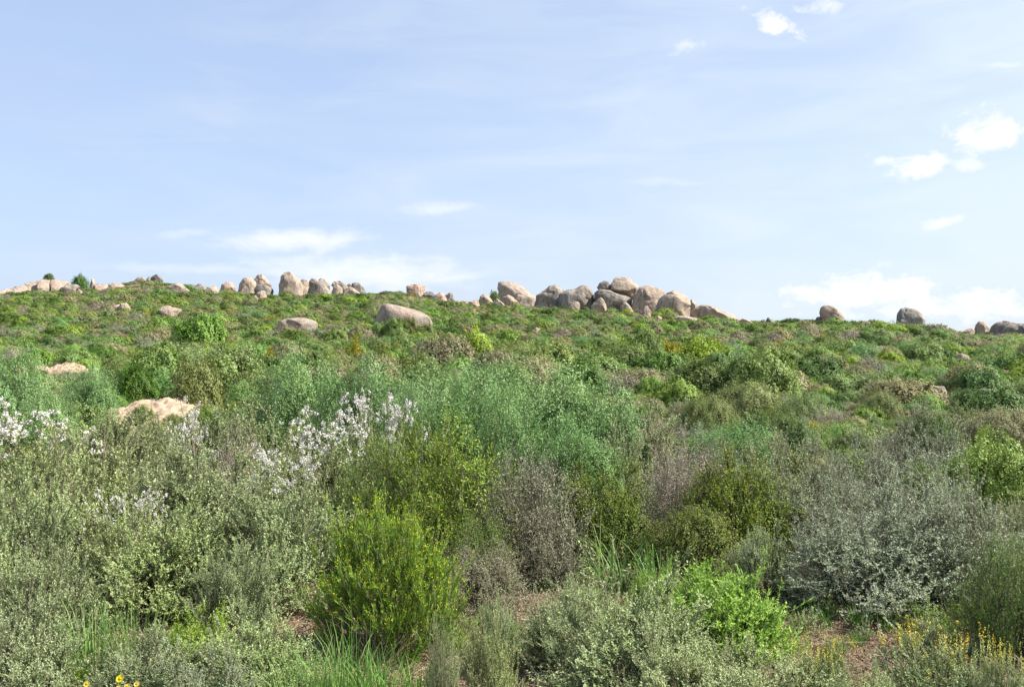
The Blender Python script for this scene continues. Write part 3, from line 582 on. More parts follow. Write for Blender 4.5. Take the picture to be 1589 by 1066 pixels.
def proto(kind, lod, var):
    key = (kind, lod, var)
    if key in CACHE: return CACHE[key]
    lm, par, bm_ = KIND[kind]; p = dict(par); w0 = p['w']
    if lod >= 1: p['vary'] = .75
    if kind in ('green', 'lime', 'dark', 'mossy', 'tan', 'olive', 'heath', 'blue', 'greyb', 'dry'): p['shell'] = ((9000, 12000, 5500, 1500)[lod] if kind in ('blue', 'greyb') else (8000, 7000, 2500, 800)[lod]) if kind in ('olive', 'heath', 'blue', 'greyb', 'dry') else (22000, 12000, 5500, 1500)[lod]; p['twigs'] = int(p['twigs'] * (.85 if lod == 0 else .6))
    if lod >= 2: p['leafrnd'] = .4; p['vary'] = .5
    if lod:
        # (stem factor, twig factor, leaves per twig, leaf length to width of plant, leaf scale)
        sf, tf, lf, ls = {1: (.8, .8, .8, 1.2), 2: (.5, .42, .5, 2.2), 3: (.3, .10, .5, 4.2)}[lod]
        p['stems'] = int(p['stems'] * sf); p['twigs'] = int(p['twigs'] * tf); p['lpt'] = max(2, int(p['lpt'] * lf))
        p['ll'] *= ls * .9; p['lw'] *= ls * (1.1 if p['lw'] / p['ll'] < .25 * ls else 1); p['tl'] *= 1 + .04 * lod; p['twigr'] = p.get('twigr', .0018) * (1.4 if lod == 1 else 2.2)
        if lod >= 2 and kind != 'dry' : p['twigr'] = 0
        p['ll'] = min(p['ll'], .10 if lod == 3 else .062); p['lw'] = min(max(p['lw'], p['ll'] * .3), .05)
        if p.get('bloom'):
            b = list(p['bloom']); b[3] *= 1.25 if lod == 1 else 2.2; b[1] *= 1; b[2] = max(2, int(b[2] * .5)); p['bloom'] = tuple(b)
    g = shrub_geo(hash_(kind) + 31 * var + lod * 7, **p)
    lv_ = g['leaf'][0]; w0 = 2 * float(np.percentile(np.hypot(lv_[:, 0], lv_[:, 1]), 95)); h0 = float(np.percentile(lv_[:, 2], 98.5))
    g['mats'] = (LM[lm], LM[bm_] if bm_ else None); g['w'], g['h'] = w0, h0
    me = {}
    me['foliage'] = mesh_obj('foliage', *g['leaf'][:2], LM[lm], attr=g['leaf'][2], link=False).data
    me['stem'] = mesh_obj('stem', *g['stem'][:2], LM['stem'] if kind != 'dry' else LM['dry'], attr=g['stem'][2], link=False).data
    if 'bloom' in g: me['blossom'] = mesh_obj('blossom', *g['bloom'][:2], g['mats'][1], attr=g['bloom'][2], link=False).data
    CACHE[key] = (me, w0, h0, g); return CACHE[key]
def hash_(s): return sum((i + 1) * ord(c) for i, c in enumerate(s))
def proto_merged(kind, lod, var):
    key = (kind, lod, var, 'm')
    if key in CACHE: return CACHE[key]
    _, w0, h0, g = proto(kind, lod, var); parts = [g['leaf'], g['stem']]; mats = [g['mats'][0], LM['stem']]
    if 'bloom' in g: parts.append(g['bloom']); mats.append(g['mats'][1])
    V, Q, A = join(parts); mi = np.concatenate([np.full(len(p[1]), i) for i, p in enumerate(parts)])
    o = mesh_obj('shrub_' + kind, V, Q, attr=A, mats=mats, mi=mi, link=False); CACHE[key] = (o, w0, h0); return CACHE[key]
PLANTS = []      # x, y, radius of everything planted as an individual
NAMES = dict(sage='sage_shrub', silver='silver_shrub', blue='feathery_shrub', needle='broom_shrub', olive='flowering_shrub', heath='heath_shrub', green='leafy_shrub', lime='leafy_shrub',
             golden='golden_shrub', dark='dark_shrub', mossy='mossy_shrub', tan='buff_shrub', dry='dry_shrub', greyb='grey_shrub', herb='herb_clump', whitef='daisy_shrub', spike='daisy_shrub')
def plant(kind, x, y, w, h, label, group, lod=None, cat='shrub', rz=None, seed=None):
    k = len(PLANTS); rr = random.Random(k * 17 + 5)
    dist = math.hypot(x, y)
    if lod is None: lod = 0 if dist < 11 else 1 if dist < 30 else 2
    nv = 3 if lod == 0 and kind in ('sage', 'silver', 'whitef') else 2
    me, w0, h0, _ = proto(kind, lod, (k if seed is None else seed) % nv)
    e = empty(NAMES[kind], (x, y, float(terr(x, y)) - .02), rr.uniform(0, 6.28) if rz is None else rz)
    tag(e, label, cat, group)
    for nm, m in me.items():
        o = bpy.data.objects.new(nm, m); COL.objects.link(o); o.parent = e; o.scale = (w / w0, w / w0, h / h0)
        if nm == 'blossom': o['kind'] = 'stuff'
    PLANTS.append((x, y, w / 2, kind)); return e
def H(kind, cx, d, wpx, top, label, group=None, **kw):
    x = (cx - CX) / F * d; g = float(terr(x, d)); h = (HZ - top) / F * d - g
    return plant(kind, x, d, wpx * d / F, max(h, .15) , label, group, **kw)

GS = 'pale grey green shrubs of the foreground'
GW = 'white flowering shrubs'
GB = 'bluish feathery shrubs in the middle distance'
hero = [
 # --- left foreground mass
 ('sage', 330, 8.3, 300, 690, 'pale grey green shrub behind the dark gap, right of the left white flowers', GS),
 ('sage', 130, 8.0, 270, 705, 'pale grey green shrub just under the white flowers at the left edge', GS),
 ('sage', 15, 6.6, 230, 745, 'tall pale grey green shrub cut by the left picture edge at mid height', GS),
 ('sage', 235, 6.9, 230, 780, 'pale shrub around the small white flower heads at lower left', GS),
 ('sage', 420, 7.2, 260, 760, 'pale grey green shrub left of the yellow tipped broom bush', GS),
 ('sage', 370, 6.2, 120, 855, 'pale shrub overhanging the dark gap from the right', GS),
 ('sage', 70, 5.6, 190, 845, 'pale shrub left of the dark gap in the lower left', GS),
 ('sage', 20, 4.6, 230, 940, 'pale shrub in the bottom left corner', GS),
 ('sage', 235, 4.8, 200, 985, 'low pale shrub at the bottom edge behind the yellow flowers', GS),
 ('sage', 400, 4.9, 220, 950, 'low pale shrub at the bottom edge left of the long green grass', GS),
 ('silver', 330, 4.4, 190, 1010, 'low silvery plant at the bottom edge between grass clumps', GS),
 ('herb', 305, 5.3, 150, 955, 'low bright green ferny herb in front of the dark gap', 'bright green herbs'),
 ('whitef', 30, 9.2, 240, 655, 'white flowering shrub at the left picture edge', GW),
 ('whitef', 290, 9.8, 95, 668, 'sparse white flowering shrub in front of the sand mound', GW),
 ('whitef', 580, 9.9, 140, 644, 'topmost white flowering shrub beside the bluish feathery bush', GW),
 ('whitef', 505, 9.4, 190, 668, 'dense white flowering shrub left of the green heath bush', GW),
 ('whitef', 455, 8.4, 150, 722, 'lower white flowering shrub in front of the dense one', GW),
 ('whitef', 200, 7.3, 130, 785, 'small white flowering shrub among the pale shrubs at lower left', GW),
 ('sage', 410, 11.5, 200, 640, 'pale shrub between the sand mound and the upper white flowers', GS),
 ('sage', 340, 13, 160, 640, 'pale shrub right of the sand mound', GS),
 ('dry', 370, 9.4, 130, 688, 'dead looking twiggy shrub among the left white flowering shrubs', 'dry twiggy shrubs'),
 ('sage', 160, 11.5, 200, 655, 'pale shrub in front of the left sand hump', GS),
 # --- centre
 ('needle', 605, 6.0, 222, 794, 'rounded bright green broom bush with tiny yellow tips', 'broom bushes'),
 ('heath', 685, 8.3, 250, 668, 'tall olive green heath shrub behind the broom bush', 'heath shrubs'),
 ('heath', 590, 8.9, 150, 690, 'smaller heath shrub between white flowers and tall heath shrub', 'heath shrubs'),
 ('greyb', 815, 8.1, 190, 712, 'dull brown grey rounded shrub right of the tall heath shrub', 'dry twiggy shrubs'),
 ('greyb', 740, 7.2, 170, 850, 'low brown twiggy shrub right of the broom bush', 'dry twiggy shrubs'),
 ('heath', 745, 7.6, 110, 800, 'small fresh green heath shrub at the foot of the tall heath shrub', 'heath shrubs'),
 ('greyb', 845, 8.0, 110, 800, 'small twiggy shrub left of the dark gap with grass', 'dry twiggy shrubs'),
 ('olive', 938, 8.7, 165, 728, 'dark olive shrub with yellowish buds above the strap leaved grass', 'olive shrubs with yellow buds'),
 ('olive', 1140, 8.7, 180, 720, 'dark olive shrub with yellowish buds right of the mauve brown twiggy shrub', 'olive shrubs with yellow buds'),
 ('olive', 1075, 8.1, 165, 790, 'lower olive shrub under the mauve brown twiggy shrub', 'olive shrubs with yellow buds'),
 ('dry', 1060, 9.2, 160, 695, 'mauve brown twiggy shrub between two dark olive shrubs', 'dry twiggy shrubs'),
 ('greyb', 1110, 9.8, 110, 690, 'dead twiggy shrub behind the right dark olive shrub', 'dry twiggy shrubs'),
 ('blue', 690, 15.8, 250, 574, 'tall silvery blue green feathery bush left of the largest one', GB),
 ('blue', 850, 14.2, 290, 578, 'largest blue green feathery bush in the centre of the picture', GB),
 ('blue', 890, 11.8, 150, 655, 'lower blue green feathery bush in front of the largest one', GB),
 ('blue', 790, 12.3, 130, 620, 'narrow blue green feathery bush at the left foot of the largest one', GB),
 ('blue', 770, 15.0, 210, 577, 'blue green feathery bush filling the middle between the two tallest ones', GB),
 ('blue', 730, 13.0, 180, 603, 'lower blue green bush in front of the tall silvery one', GB),
 ('blue', 930, 13.2, 150, 610, 'blue green feathery bush on the right shoulder of the largest one', GB),
 ('blue', 640, 13.2, 110, 610, 'pale blue green bush just behind the topmost white flowers', GB),
 ('blue', 560, 18.0, 150, 566, 'blue green feathery bush left of the tall silvery one', GB),
 ('blue', 465, 19.5, 180, 560, 'broad blue green feathery bush right of the sand mound', GB),
 ('blue', 385, 30.0, 90, 592, 'small blue green bush behind the right sand hump', GB),
 ('blue', 270, 33.0, 150, 577, 'blue green bush right behind the sand mound', GB),
 ('blue', 138, 24.0, 86, 572, 'round blue green bush between the two sandy places at the left', GB),
 ('blue', 12, 21.0, 120, 550, 'tall blue green bush cut by the left picture edge', GB),
 ('blue', 70, 18.5, 110, 610, 'low blue green bush below the round one at the left', GB),
 ('mossy', 222, 26.3, 40, 628, 'little green tuft in the notch between the two sand humps', 'rounded mid distance bushes'),
 ('green', 318, 25.5, 60, 632, 'green tuft overlapping the right end of the sand mound', 'green bushes at the left'),
 ('mossy', 272, 25.6, 44, 642, 'small tuft against the front of the larger sand hump', 'rounded mid distance bushes'),
 ('sage', 245, 13.5, 190, 653, 'low pale shrub covering the foot of the sand mound', GS),
 ('sage', 1000, 13.0, 140, 642, 'grey green shrub right of the largest feathery bush', GS),
 ('sage', 960, 12.0, 120, 668, 'low grey green shrub under the right flank of the largest feathery bush', GS),
 ('blue', 1135, 15.0, 150, 662, 'soft light green feathery shrub right of the centre', GB),
 ('sage', 880, 5.7, 150, 910, 'airy pale shrub at the edge of the bare earth strip', GS),
 ('sage', 960, 5.0, 270, 895, 'wide pale grey green shrub at bottom centre', GS),
 ('sage', 1040, 4.5, 230, 985, 'pale shrub at the bottom edge right of the wide one', GS),
 ('sage', 1170, 4.6, 220, 1005, 'pale shrub at the bottom edge under the bright green herb', GS),
 ('herb', 1100, 5.7, 245, 885, 'vivid green feathery herb clump right of bottom centre', 'bright green herbs'),
 ('herb', 1010, 6.3, 90, 875, 'smaller vivid green herb clump left of the large one', 'bright green herbs'),
 ('sage', 770, 5.6, 70, 925, 'small grey green sprig on the bare earth strip', GS),
 ('sage', 690, 4.3, 60, 960, 'thin sprig standing on bare earth at the bottom edge', GS),
 ('sage', 760, 4.6, 110, 965, 'loose upright pale sprigs on bare earth near the bottom', GS),
 ('sage', 1290, 5.4, 50, 985, 'little grey tuft on shaded earth below the big silver shrub', GS),
 # --- right
 ('silver', 1340, 7.2, 300, 770, 'big silvery grey twiggy shrub over the shaded earth, left part', 'silvery grey shrubs'),
 ('silver', 1490, 7.3, 260, 755, 'big silvery grey twiggy shrub toward the right edge', 'silvery grey shrubs'),
 ('silver', 1400, 8.3, 260, 735, 'silvery grey shrub rising behind the two big ones', 'silvery grey shrubs'),
 ('silver', 1250, 9.2, 180, 705, 'silvery brown shrub right of the dark olive shrub', 'silvery grey shrubs'),
 ('silver', 1330, 10.2, 190, 690, 'silvery shrub behind the gap of the big silver shrubs', 'silvery grey shrubs'),
 ('silver', 1420, 13, 180, 672, 'whitish grey shrub left of the bright green bush at the right', 'silvery grey shrubs'),
 ('silver', 1440, 17.5, 150, 630, 'whitish grey shrub with a green heart, farther up at the right', 'silvery grey shrubs'),
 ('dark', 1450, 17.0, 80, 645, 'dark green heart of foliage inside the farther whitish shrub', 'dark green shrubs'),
 ('green', 1425, 11, 80, 722, 'small bright green bush left of the wide green one', 'green bushes at the right'),
 ('green', 1535, 11.5, 170, 690, 'wide bright green bush at the right edge', 'green bushes at the right'),
 ('heath', 1562, 5.9, 150, 835, 'light green leafy shrub at the right edge of the foreground', 'heath shrubs'),
 ('sage', 1590, 8.5, 110, 770, 'light shrub behind the right edge foreground shrub', GS),
 ('spike', 1445, 5.0, 210, 990, 'low shrub with many yellow flower spikes at bottom right', 'yellow spiked plants'),
 ('spike', 1260, 4.8, 130, 1005, 'low plant with few yellow flower spikes right of bottom centre', 'yellow spiked plants'),
 ('spike', 1545, 4.7, 120, 1010, 'low yellow spiked plant in the bottom right corner', 'yellow spiked plants'),
 ('sage', 1350, 4.4, 160, 1040, 'pale shrub at the bottom edge between the yellow spiked plants', GS),
 ('sage', 1180, 7.3, 110, 820, 'thin pale shrub beside the reddish bare earth', GS),
 ('sage', 1215, 12.0, 160, 680, 'grey green shrub above the silvery brown shrub', GS),
 ('green', 1255, 20, 66, 661, 'compact leafy bright green bush in the right middle distance', 'green bushes at the right'),
 ('dark', 1325, 17.5, 80, 668, 'dark bush beside the compact leafy bright bush', 'dark green shrubs'),
 ('mossy', 1095, 24, 90, 614, 'rounded green bush with a dark base right of the largest feathery bush', 'rounded mid distance bushes'),
 ('olive', 1200, 21.5, 78, 633, 'rounded olive bush with yellowish top right of centre', 'rounded mid distance bushes'),
 ('mossy', 1160, 28, 120, 594, 'broad green bush behind the rounded ones right of centre', 'rounded mid distance bushes'),
 ('mossy', 1245, 25, 90, 612, 'soft green bush behind the yellowish topped olive bush', 'rounded mid distance bushes'),
 ('dark', 1255, 41, 130, 553, 'large dark green bush in the right part of the lower slope', 'dark green shrubs'),
 ('tan', 1195, 37, 125, 570, 'broad buff topped bush left below the large dark green bush', 'buff bushes'),
 ('dark', 1535, 27, 115, 603, 'wide dark green bush near the right edge in the middle distance', 'dark green shrubs'),
 ('tan', 1560, 20, 130, 636, 'buff olive bush below the wide dark bush at the right edge', 'buff bushes'),
 ('tan', 1400, 32, 130, 590, 'wide buff green bush left of the flat whitish stone', 'buff bushes'),
 ('mossy', 1365, 28, 66, 608, 'small rounded bush in front of the wide buff green bush', 'rounded mid distance bushes'),
 ('tan', 690, 46, 105, 524, 'dome shaped buff bush above the tall silvery feathery bush', 'buff bushes'),
 ('tan', 770, 40, 80, 545, 'smaller buff bush right of the dome shaped buff bush', 'buff bushes'),
 ('mossy', 840, 43, 110, 535, 'mossy green bush right of the smaller buff bush', 'rounded mid distance bushes'),
 ('dark', 1000, 60, 60, 515, 'spiky dark bush above the largest feathery bush', 'dark green shrubs'),
 ('green', 245, 37, 90, 540, 'rounded bright green bush behind the blue green one at the left', 'green bushes at the left'),
 ('mossy', 305, 29, 90, 560, 'green bush right beside the rounded bright green bush', 'green bushes at the left'),
 ('green', 355, 33, 110, 545, 'spreading green bush left of the broad blue green bush', 'green bushes at the left'),
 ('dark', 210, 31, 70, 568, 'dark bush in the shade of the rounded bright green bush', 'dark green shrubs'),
 ('lime', 735, 52, 70, 512, 'yellow green bush right above the dome shaped buff bush', 'yellow green bushes'),
 ('lime', 1090, 50, 90, 528, 'yellow green bush on the slope below the big brown dome', 'yellow green bushes'),
 ('lime', 975, 55, 60, 532, 'yellow green bush below the spiky dark bush', 'yellow green bushes'),
 ('golden', 420, 55, 24, 542, 'small clear yellow flowering bush on the left slope', 'golden bushes'),
 ('golden', 550, 62, 26, 524, 'golden green bush below the lone grey pink boulder', 'golden bushes'),
 ('green', 588, 87, 30, 502, 'small bright bush at the left corner of the lone grey pink boulder', 'green bushes at the left'),
 ('mossy', 660, 87, 34, 503, 'small dull bush at the right foot of the lone grey pink boulder', 'rounded mid distance bushes'),
 ('green', 612, 86, 40, 495, 'bright bush overlapping the left foot of the lone grey pink boulder', 'green bushes at the left'),
 ('mossy', 634, 87, 34, 494, 'dull bush in front of the middle of the lone grey pink boulder', 'rounded mid distance bushes'),
 ('green', 312, 75, 80, 491, 'large fresh green bush right of the isolated cream rock', 'green bushes at the left'),
 ('dark', 124, 180, 26, 429, 'dark bush on the skyline beside the narrow upright rock', 'skyline bushes'),
 ('dark', 75, 176.5, 16, 424, 'little dark bush growing on top of the far left slab', 'skyline bushes'),
 ('dark', 767, 158, 18, 452, 'dark bush against the left side of the great pale outcrop', 'skyline bushes'),
 ('lime', 1032, 137, 28, 479, 'vivid green bush at the foot of the big brown dome', 'skyline bushes'),
 ('green', 1100, 134, 26, 490, 'green bush in front of the whaleback slab', 'skyline bushes'),
 ('dark', 1228, 132, 36, 494, 'dark bush on the skyline between whaleback and orange standing boulder', 'skyline bushes'),
]
for kind, cx, d, wpx, top, lab, grp in hero:
    cat = 'herb' if kind == 'herb' else 'shrub'
    e = H(kind, cx, d, wpx, top, lab, grp, cat=cat, lod=None if d < 100 else 2)
# skyline bushes that stand on rock or in a dip behind it: (start of label, row of the foot, height in photo rows)
for st_, row, hr in (('little dark bush growing on top', 434.5, 9), ('dark bush on the skyline beside the narrow', 451, 22), ('dark bush against the left side', 471, 18)):
    for e in [o for o in COL.objects if o.get('label', '').startswith(st_)]:
        y_ = e.location.y; e.location.z = (HZ - row) / F * y_
        for c in COL.objects:
            if c.parent == e: c.scale.z = hr * y_ / F / .95
# grass clumps (strap leaved and fine)
def grass_clump(cx, d, wpx, top, label, n=160, bw=.006, bend=.5, seed=1, mat='grass'):
    x = (cx - CX) / F * d; g = float(terr(x, d)); h = (HZ - top) / F * d - g; wm = wpx * d / F
    V, Q, A = grass_geo(seed, n, h, wm, bw, bend); o = mesh_obj('grass_clump', V, Q, LM[mat], attr=A); o.location = (x, d, g)
    tag(o, label, 'grass clump', 'grass clumps'); PLANTS.append((x, d, .12, 'grass'))
grass_clump(965, 7.8, 120, 818, 'strap leaved green grass clump in the dark gap between olive shrubs', 60, .013, 1.0, 3)
grass_clump(935, 7.9, 60, 780, 'tall strap leaved clump left of the one in the dark gap', 16, .010, .6, 31)
grass_clump(1020, 7.6, 60, 828, 'small strap leaved clump at the foot of the lower olive shrub', 40, .012, .6, 32)
grass_clump(540, 4.7, 170, 980, 'dense fine grass clump at the bottom edge below the broom bush', 420, .0042, .8, 4)
grass_clump(470, 4.5, 120, 1005, 'fine grass clump at the bottom edge left of the densest grass', 260, .0042, .9, 5)
grass_clump(600, 4.5, 120, 1015, 'fine grass clump at the bottom edge right of the densest grass', 260, .0042, .9, 6)
grass_clump(150, 5.3, 120, 935, 'upright grass clump between pale shrubs at lower left', 200, .0045, .6, 7)
grass_clump(215, 5.2, 100, 940, 'upright grass clump left of the bright ferny herb', 200, .0045, .6, 8)
grass_clump(650, 4.4, 70, 1020, 'short bright grass clump beside the bare earth at the bottom edge', 150, .006, .5, 9)
def dead_branch(cx, d, L, rz, label, seed, rise=.35, mat='straw'):
    x = (cx - CX) / F * d; rng = np.random.default_rng(seed); n = 1
    A = np.array([[0, 0, .01]]); Bm = np.array([[L * .5, L * .08, L * rise * .8]]); Cm = np.array([[L, -.05 * L, L * rise]])
    parts = [tubes(A, Bm, Cm, np.array([.007]), np.array([.002]), 9, rng)]
    k = 12; t = rng.uniform(.2, .95, k); q0 = bez(np.repeat(A, k, 0), np.repeat(Bm, k, 0), np.repeat(Cm, k, 0), t)
    dd = unit(np.array([[.8, 0, .25]]) + rng.normal(size=(k, 3)) * .6); l = L * rng.uniform(.15, .4, k)[:, None]; q2 = q0 + dd * l; q2[:, 2] = np.maximum(q2[:, 2], .01)
    parts.append(tubes(q0, (q0 + q2) / 2 + rng.normal(size=(k, 3)) * .03 * L, q2, np.full(k, .0032), np.full(k, .0012), 5, rng))
    m = 36; j = rng.integers(0, k, m); t = rng.uniform(.3, 1, m)[:, None]; r0 = q0[j] * (1 - t) + q2[j] * t; r2 = r0 + unit(dd[j] + rng.normal(size=(m, 3)) * .7) * L * rng.uniform(.04, .14, m)[:, None]
    parts.append(tubes(r0, (r0 + r2) / 2, r2, np.full(m, .0016), np.full(m, .0008), 2, rng))
    V, Q, At = join(parts); o = mesh_obj('dead_branch', V, Q, LM[mat], attr=At); o.location = (x, d, float(terr(x, d))); o.rotation_euler = (0, 0, rz)
    tag(o, label, 'branch', 'dead branches on the bare earth')
dead_branch(1500, 4.9, .55, .1, 'pale curved dead branch reaching over the bottom right corner', 1, .45)
dead_branch(985, 6.9, .35, 1.2, 'dead twiggy branch on the earth below the strap leaved grass', 2, .6)
dead_branch(1030, 7.0, .32, 2.4, 'dead forked branch standing right below the strap leaved grass', 3, .9)
dead_branch(850, 4.9, .4, 2.8, 'reddish dead branch lying on the bare strip at bottom centre', 4, .25, 'stem')
dead_branch(720, 5.0, .35, .6, 'thin dead branch on the sandy patch right of the broom bush', 5, .2)
dead_branch(1300, 6.1, .5, 2.9, 'dead branch in the shade under the big silver shrub', 6, .3, 'stem')
dead_branch(1200, 7.6, .45, .4, 'fallen dead branch on the reddish earth left of the silver shrubs', 7, .25)
dead_branch(640, 4.75, .3, -.8, 'small dead branch in front of the broom bush', 8, .3, 'stem')
# yellow daisies at the very bottom left
def daisy(cx, row, d, label, r=.016):
    x = (cx - CX) / F * d; zt = (HZ - row) / F * d; g = float(terr(x, d))
    e = empty('yellow_daisy', (x, d, g)); tag(e, label, 'flower', 'yellow daisies at the bottom left')
    rng = np.random.default_rng(int(cx)); z = zt - g
    st = tubes(np.array([[0, 0, 0.]]), np.array([[.01, 0, z * .6]]), np.array([[0, 0, z]]), np.array([.002]), np.array([.0015]), 5, rng)
    mesh_obj('stem', *st[:2], LM['grass'], e, attr=st[2])
    n = 16; a = np.arange(n) * 6.283 / n; d_ = unit(np.stack([np.cos(a), np.sin(a) , np.full(n, .35)], 1)); sd = np.stack([-np.sin(a), np.cos(a), np.zeros(n)], 1)
    rot = np.array([[1, 0, 0], [0, .6, -.8], [0, .8, .6]]).T; rot = rot.T
    V, Q = leafquads(np.zeros((n, 3)), d_, np.full(n, r), np.full(n, r * .55), rng, side=sd, wpos=.65); V = V @ rot.T + np.array([0, 0, z])
    mesh_obj('petals' if False else 'petal', V, Q, LM['yellow'], e, attr=rng.uniform(0, 1, n))['kind'] = 'stuff'
    S, T = ICO[3]; c = mesh_obj('flower_centre', S * np.array([.35, .35, .2]) * r @ rot.T + np.array([0, -.002, z + .003]), T, LM['yellow'], e, smooth=True, attr=np.zeros(len(T)))
for cx, row, d, lab, r in [(190, 1050, 4.15, 'highest pale yellow daisy at the bottom left', .018), (201, 1062, 4.1, 'yellow daisy right below the highest one', .014),
                        (139, 1058, 4.15, 'leftmost yellow daisy at the bottom edge', .015), (216, 1058, 4.12, 'rightmost of the yellow daisies at the bottom left', .013),
                        (188, 1064, 4.05, 'lowest yellow daisy touching the bottom edge', .013)]:
    daisy(cx, row, d, lab, r)

# ------------------------------------------------------------------ individually placed bushes up the slope
def veg_mix(x, y, r):
    a = vnoise(x / 14 + 5, y / 14, 41); b = vnoise(x / 6, y / 6 + 3, 57)
    wts = {'green': .19 + .3 * (a > .55), 'mossy': .28, 'dark': .15 + .15 * (b > .6), 'tan': .18 + .25 * (b < .35), 'lime': .07 + .18 * (a > .68), 'blue': .10 + .1 * (b < .25),
           'sage': .12 + .12 * (a < .3), 'dry': .09 + .14 * (a < .3), 'silver': .04 + .08 * (a < .35), 'golden': .012}
    t = sum(wts.values()); q = r.random() * t
    for k, v in wts.items():
        q -= v
        if q <= 0: return k
    return 'mossy'
LOOK = dict(green='bright green', mossy='dull green', dark='dark green', tan='buff brown', lime='yellow green', blue='bluish green', sage='pale sage', dry='bare brown twiggy', silver='silvery grey', golden='golden yellow')
LANDM = [(-99, 60, 'the left edge'), (60, 190, 'the round blue green bush'), (190, 330, 'the bare sand mound'), (330, 440, 'the broad blue green bush'), (440, 560, 'the low pink ended boulder'), (560, 680, 'the lone grey pink boulder'),
         (680, 800, 'the dome shaped buff bush'), (800, 900, 'the pale central outcrop'), (900, 1000, 'the perched boulder stack'), (1000, 1110, 'the big brown dome'), (1110, 1240, 'the whaleback slab'),
         (1240, 1350, 'the orange standing boulder'), (1350, 1460, 'the lone tall boulder'), (1460, 1530, 'the upright two toned boulder'), (1530, 1999, 'the right edge')]
VIEW = np.array([(p[:, 0].min() + 1, p[:, 0].max() - 1, y, p[:, 1].max() - (.42 if p[:, 0].min() > 222 else .6) * (p[:, 1].max() - p[:, 1].min())) for p, y in [(np.array(b[0], float), r[1] - r[2]) for b, r in zip(B, ROCKS)]]
                + [(165, 330, 27.5, 652), (82, 126, 49, 578), (50, 75, 49, 576)])
def hides(x, y, w_, h_):
    px = CX + x / y * F; hw = w_ * .42 * F / y; top = HZ - (float(terr(x, y)) + h_ * .85) / y * F
    return bool(((VIEW[:, 0] < px + hw) & (VIEW[:, 1] > px - hw) & (y < VIEW[:, 2]) & (top < VIEW[:, 3])).any())
rr = random.Random(8); cand = []; tries = 0
ALL = [(p[0], p[1], p[2]) for p in PLANTS] + [(x, y, r) for x, y, r in MOUNDS]
RK = [(x, y, r) for x, y, r, _ in ROCKS]
def blocked(x, y, r, lst, k=.62):
    for a, b, c in lst:
        lim = (r + c) * k
        if abs(a - x) < lim and (a - x) ** 2 + (b - y) ** 2 < lim * lim: return True
    return False
NIND = 185
while len(cand) < NIND and tries < 60000:
    tries += 1; y = 13 + 47 * rr.random() ** .8; u = rr.uniform(-.56, .56); x = u * y
    kind = veg_mix(x, y, rr); ww = rr.uniform(.9, 2.4) * (1.15 if kind in ('green', 'dark', 'blue', 'mossy') else .85); hh = ww * rr.uniform(.45, .68)
    if y < 20: ww *= .75; hh *= .7
    if blocked(x, y, ww / 2, ALL, .8) or blocked(x, y, ww / 2, RK, 1.0): continue
    if hides(x, y, ww, hh): continue
    ALL.append((x, y, ww / 2)); cand.append((kind, x, y, ww, hh))
labs = {}
for c in cand:
    kind, x, y, ww, hh = c; px = CX + x / y * F
    lm = next(n for a, b, n in LANDM if a <= px < b or b == 1999)
    band = 'low down' if y < 20 else 'in the hollow' if y < 28 else 'at the slope foot' if y < 38 else 'on the lower slope' if y < 49 else 'partway up'
    size = 'small' if ww < 1.1 else 'mid sized' if ww < 1.7 else 'large'
    labs.setdefault('%s %s shrub %s, below %s' % (size, LOOK[kind], band, lm), []).append(c)
for lab, cs in labs.items():
    cs.sort(key=lambda c: c[1] / c[2])
    for i, (kind, x, y, ww, hh) in enumerate(cs):
        l = lab
        if len(cs) == 2: l = ('left ' if i == 0 else 'right ') + lab
        plant(kind, x, y, ww, hh, l, 'shrubs scattered up the slope')

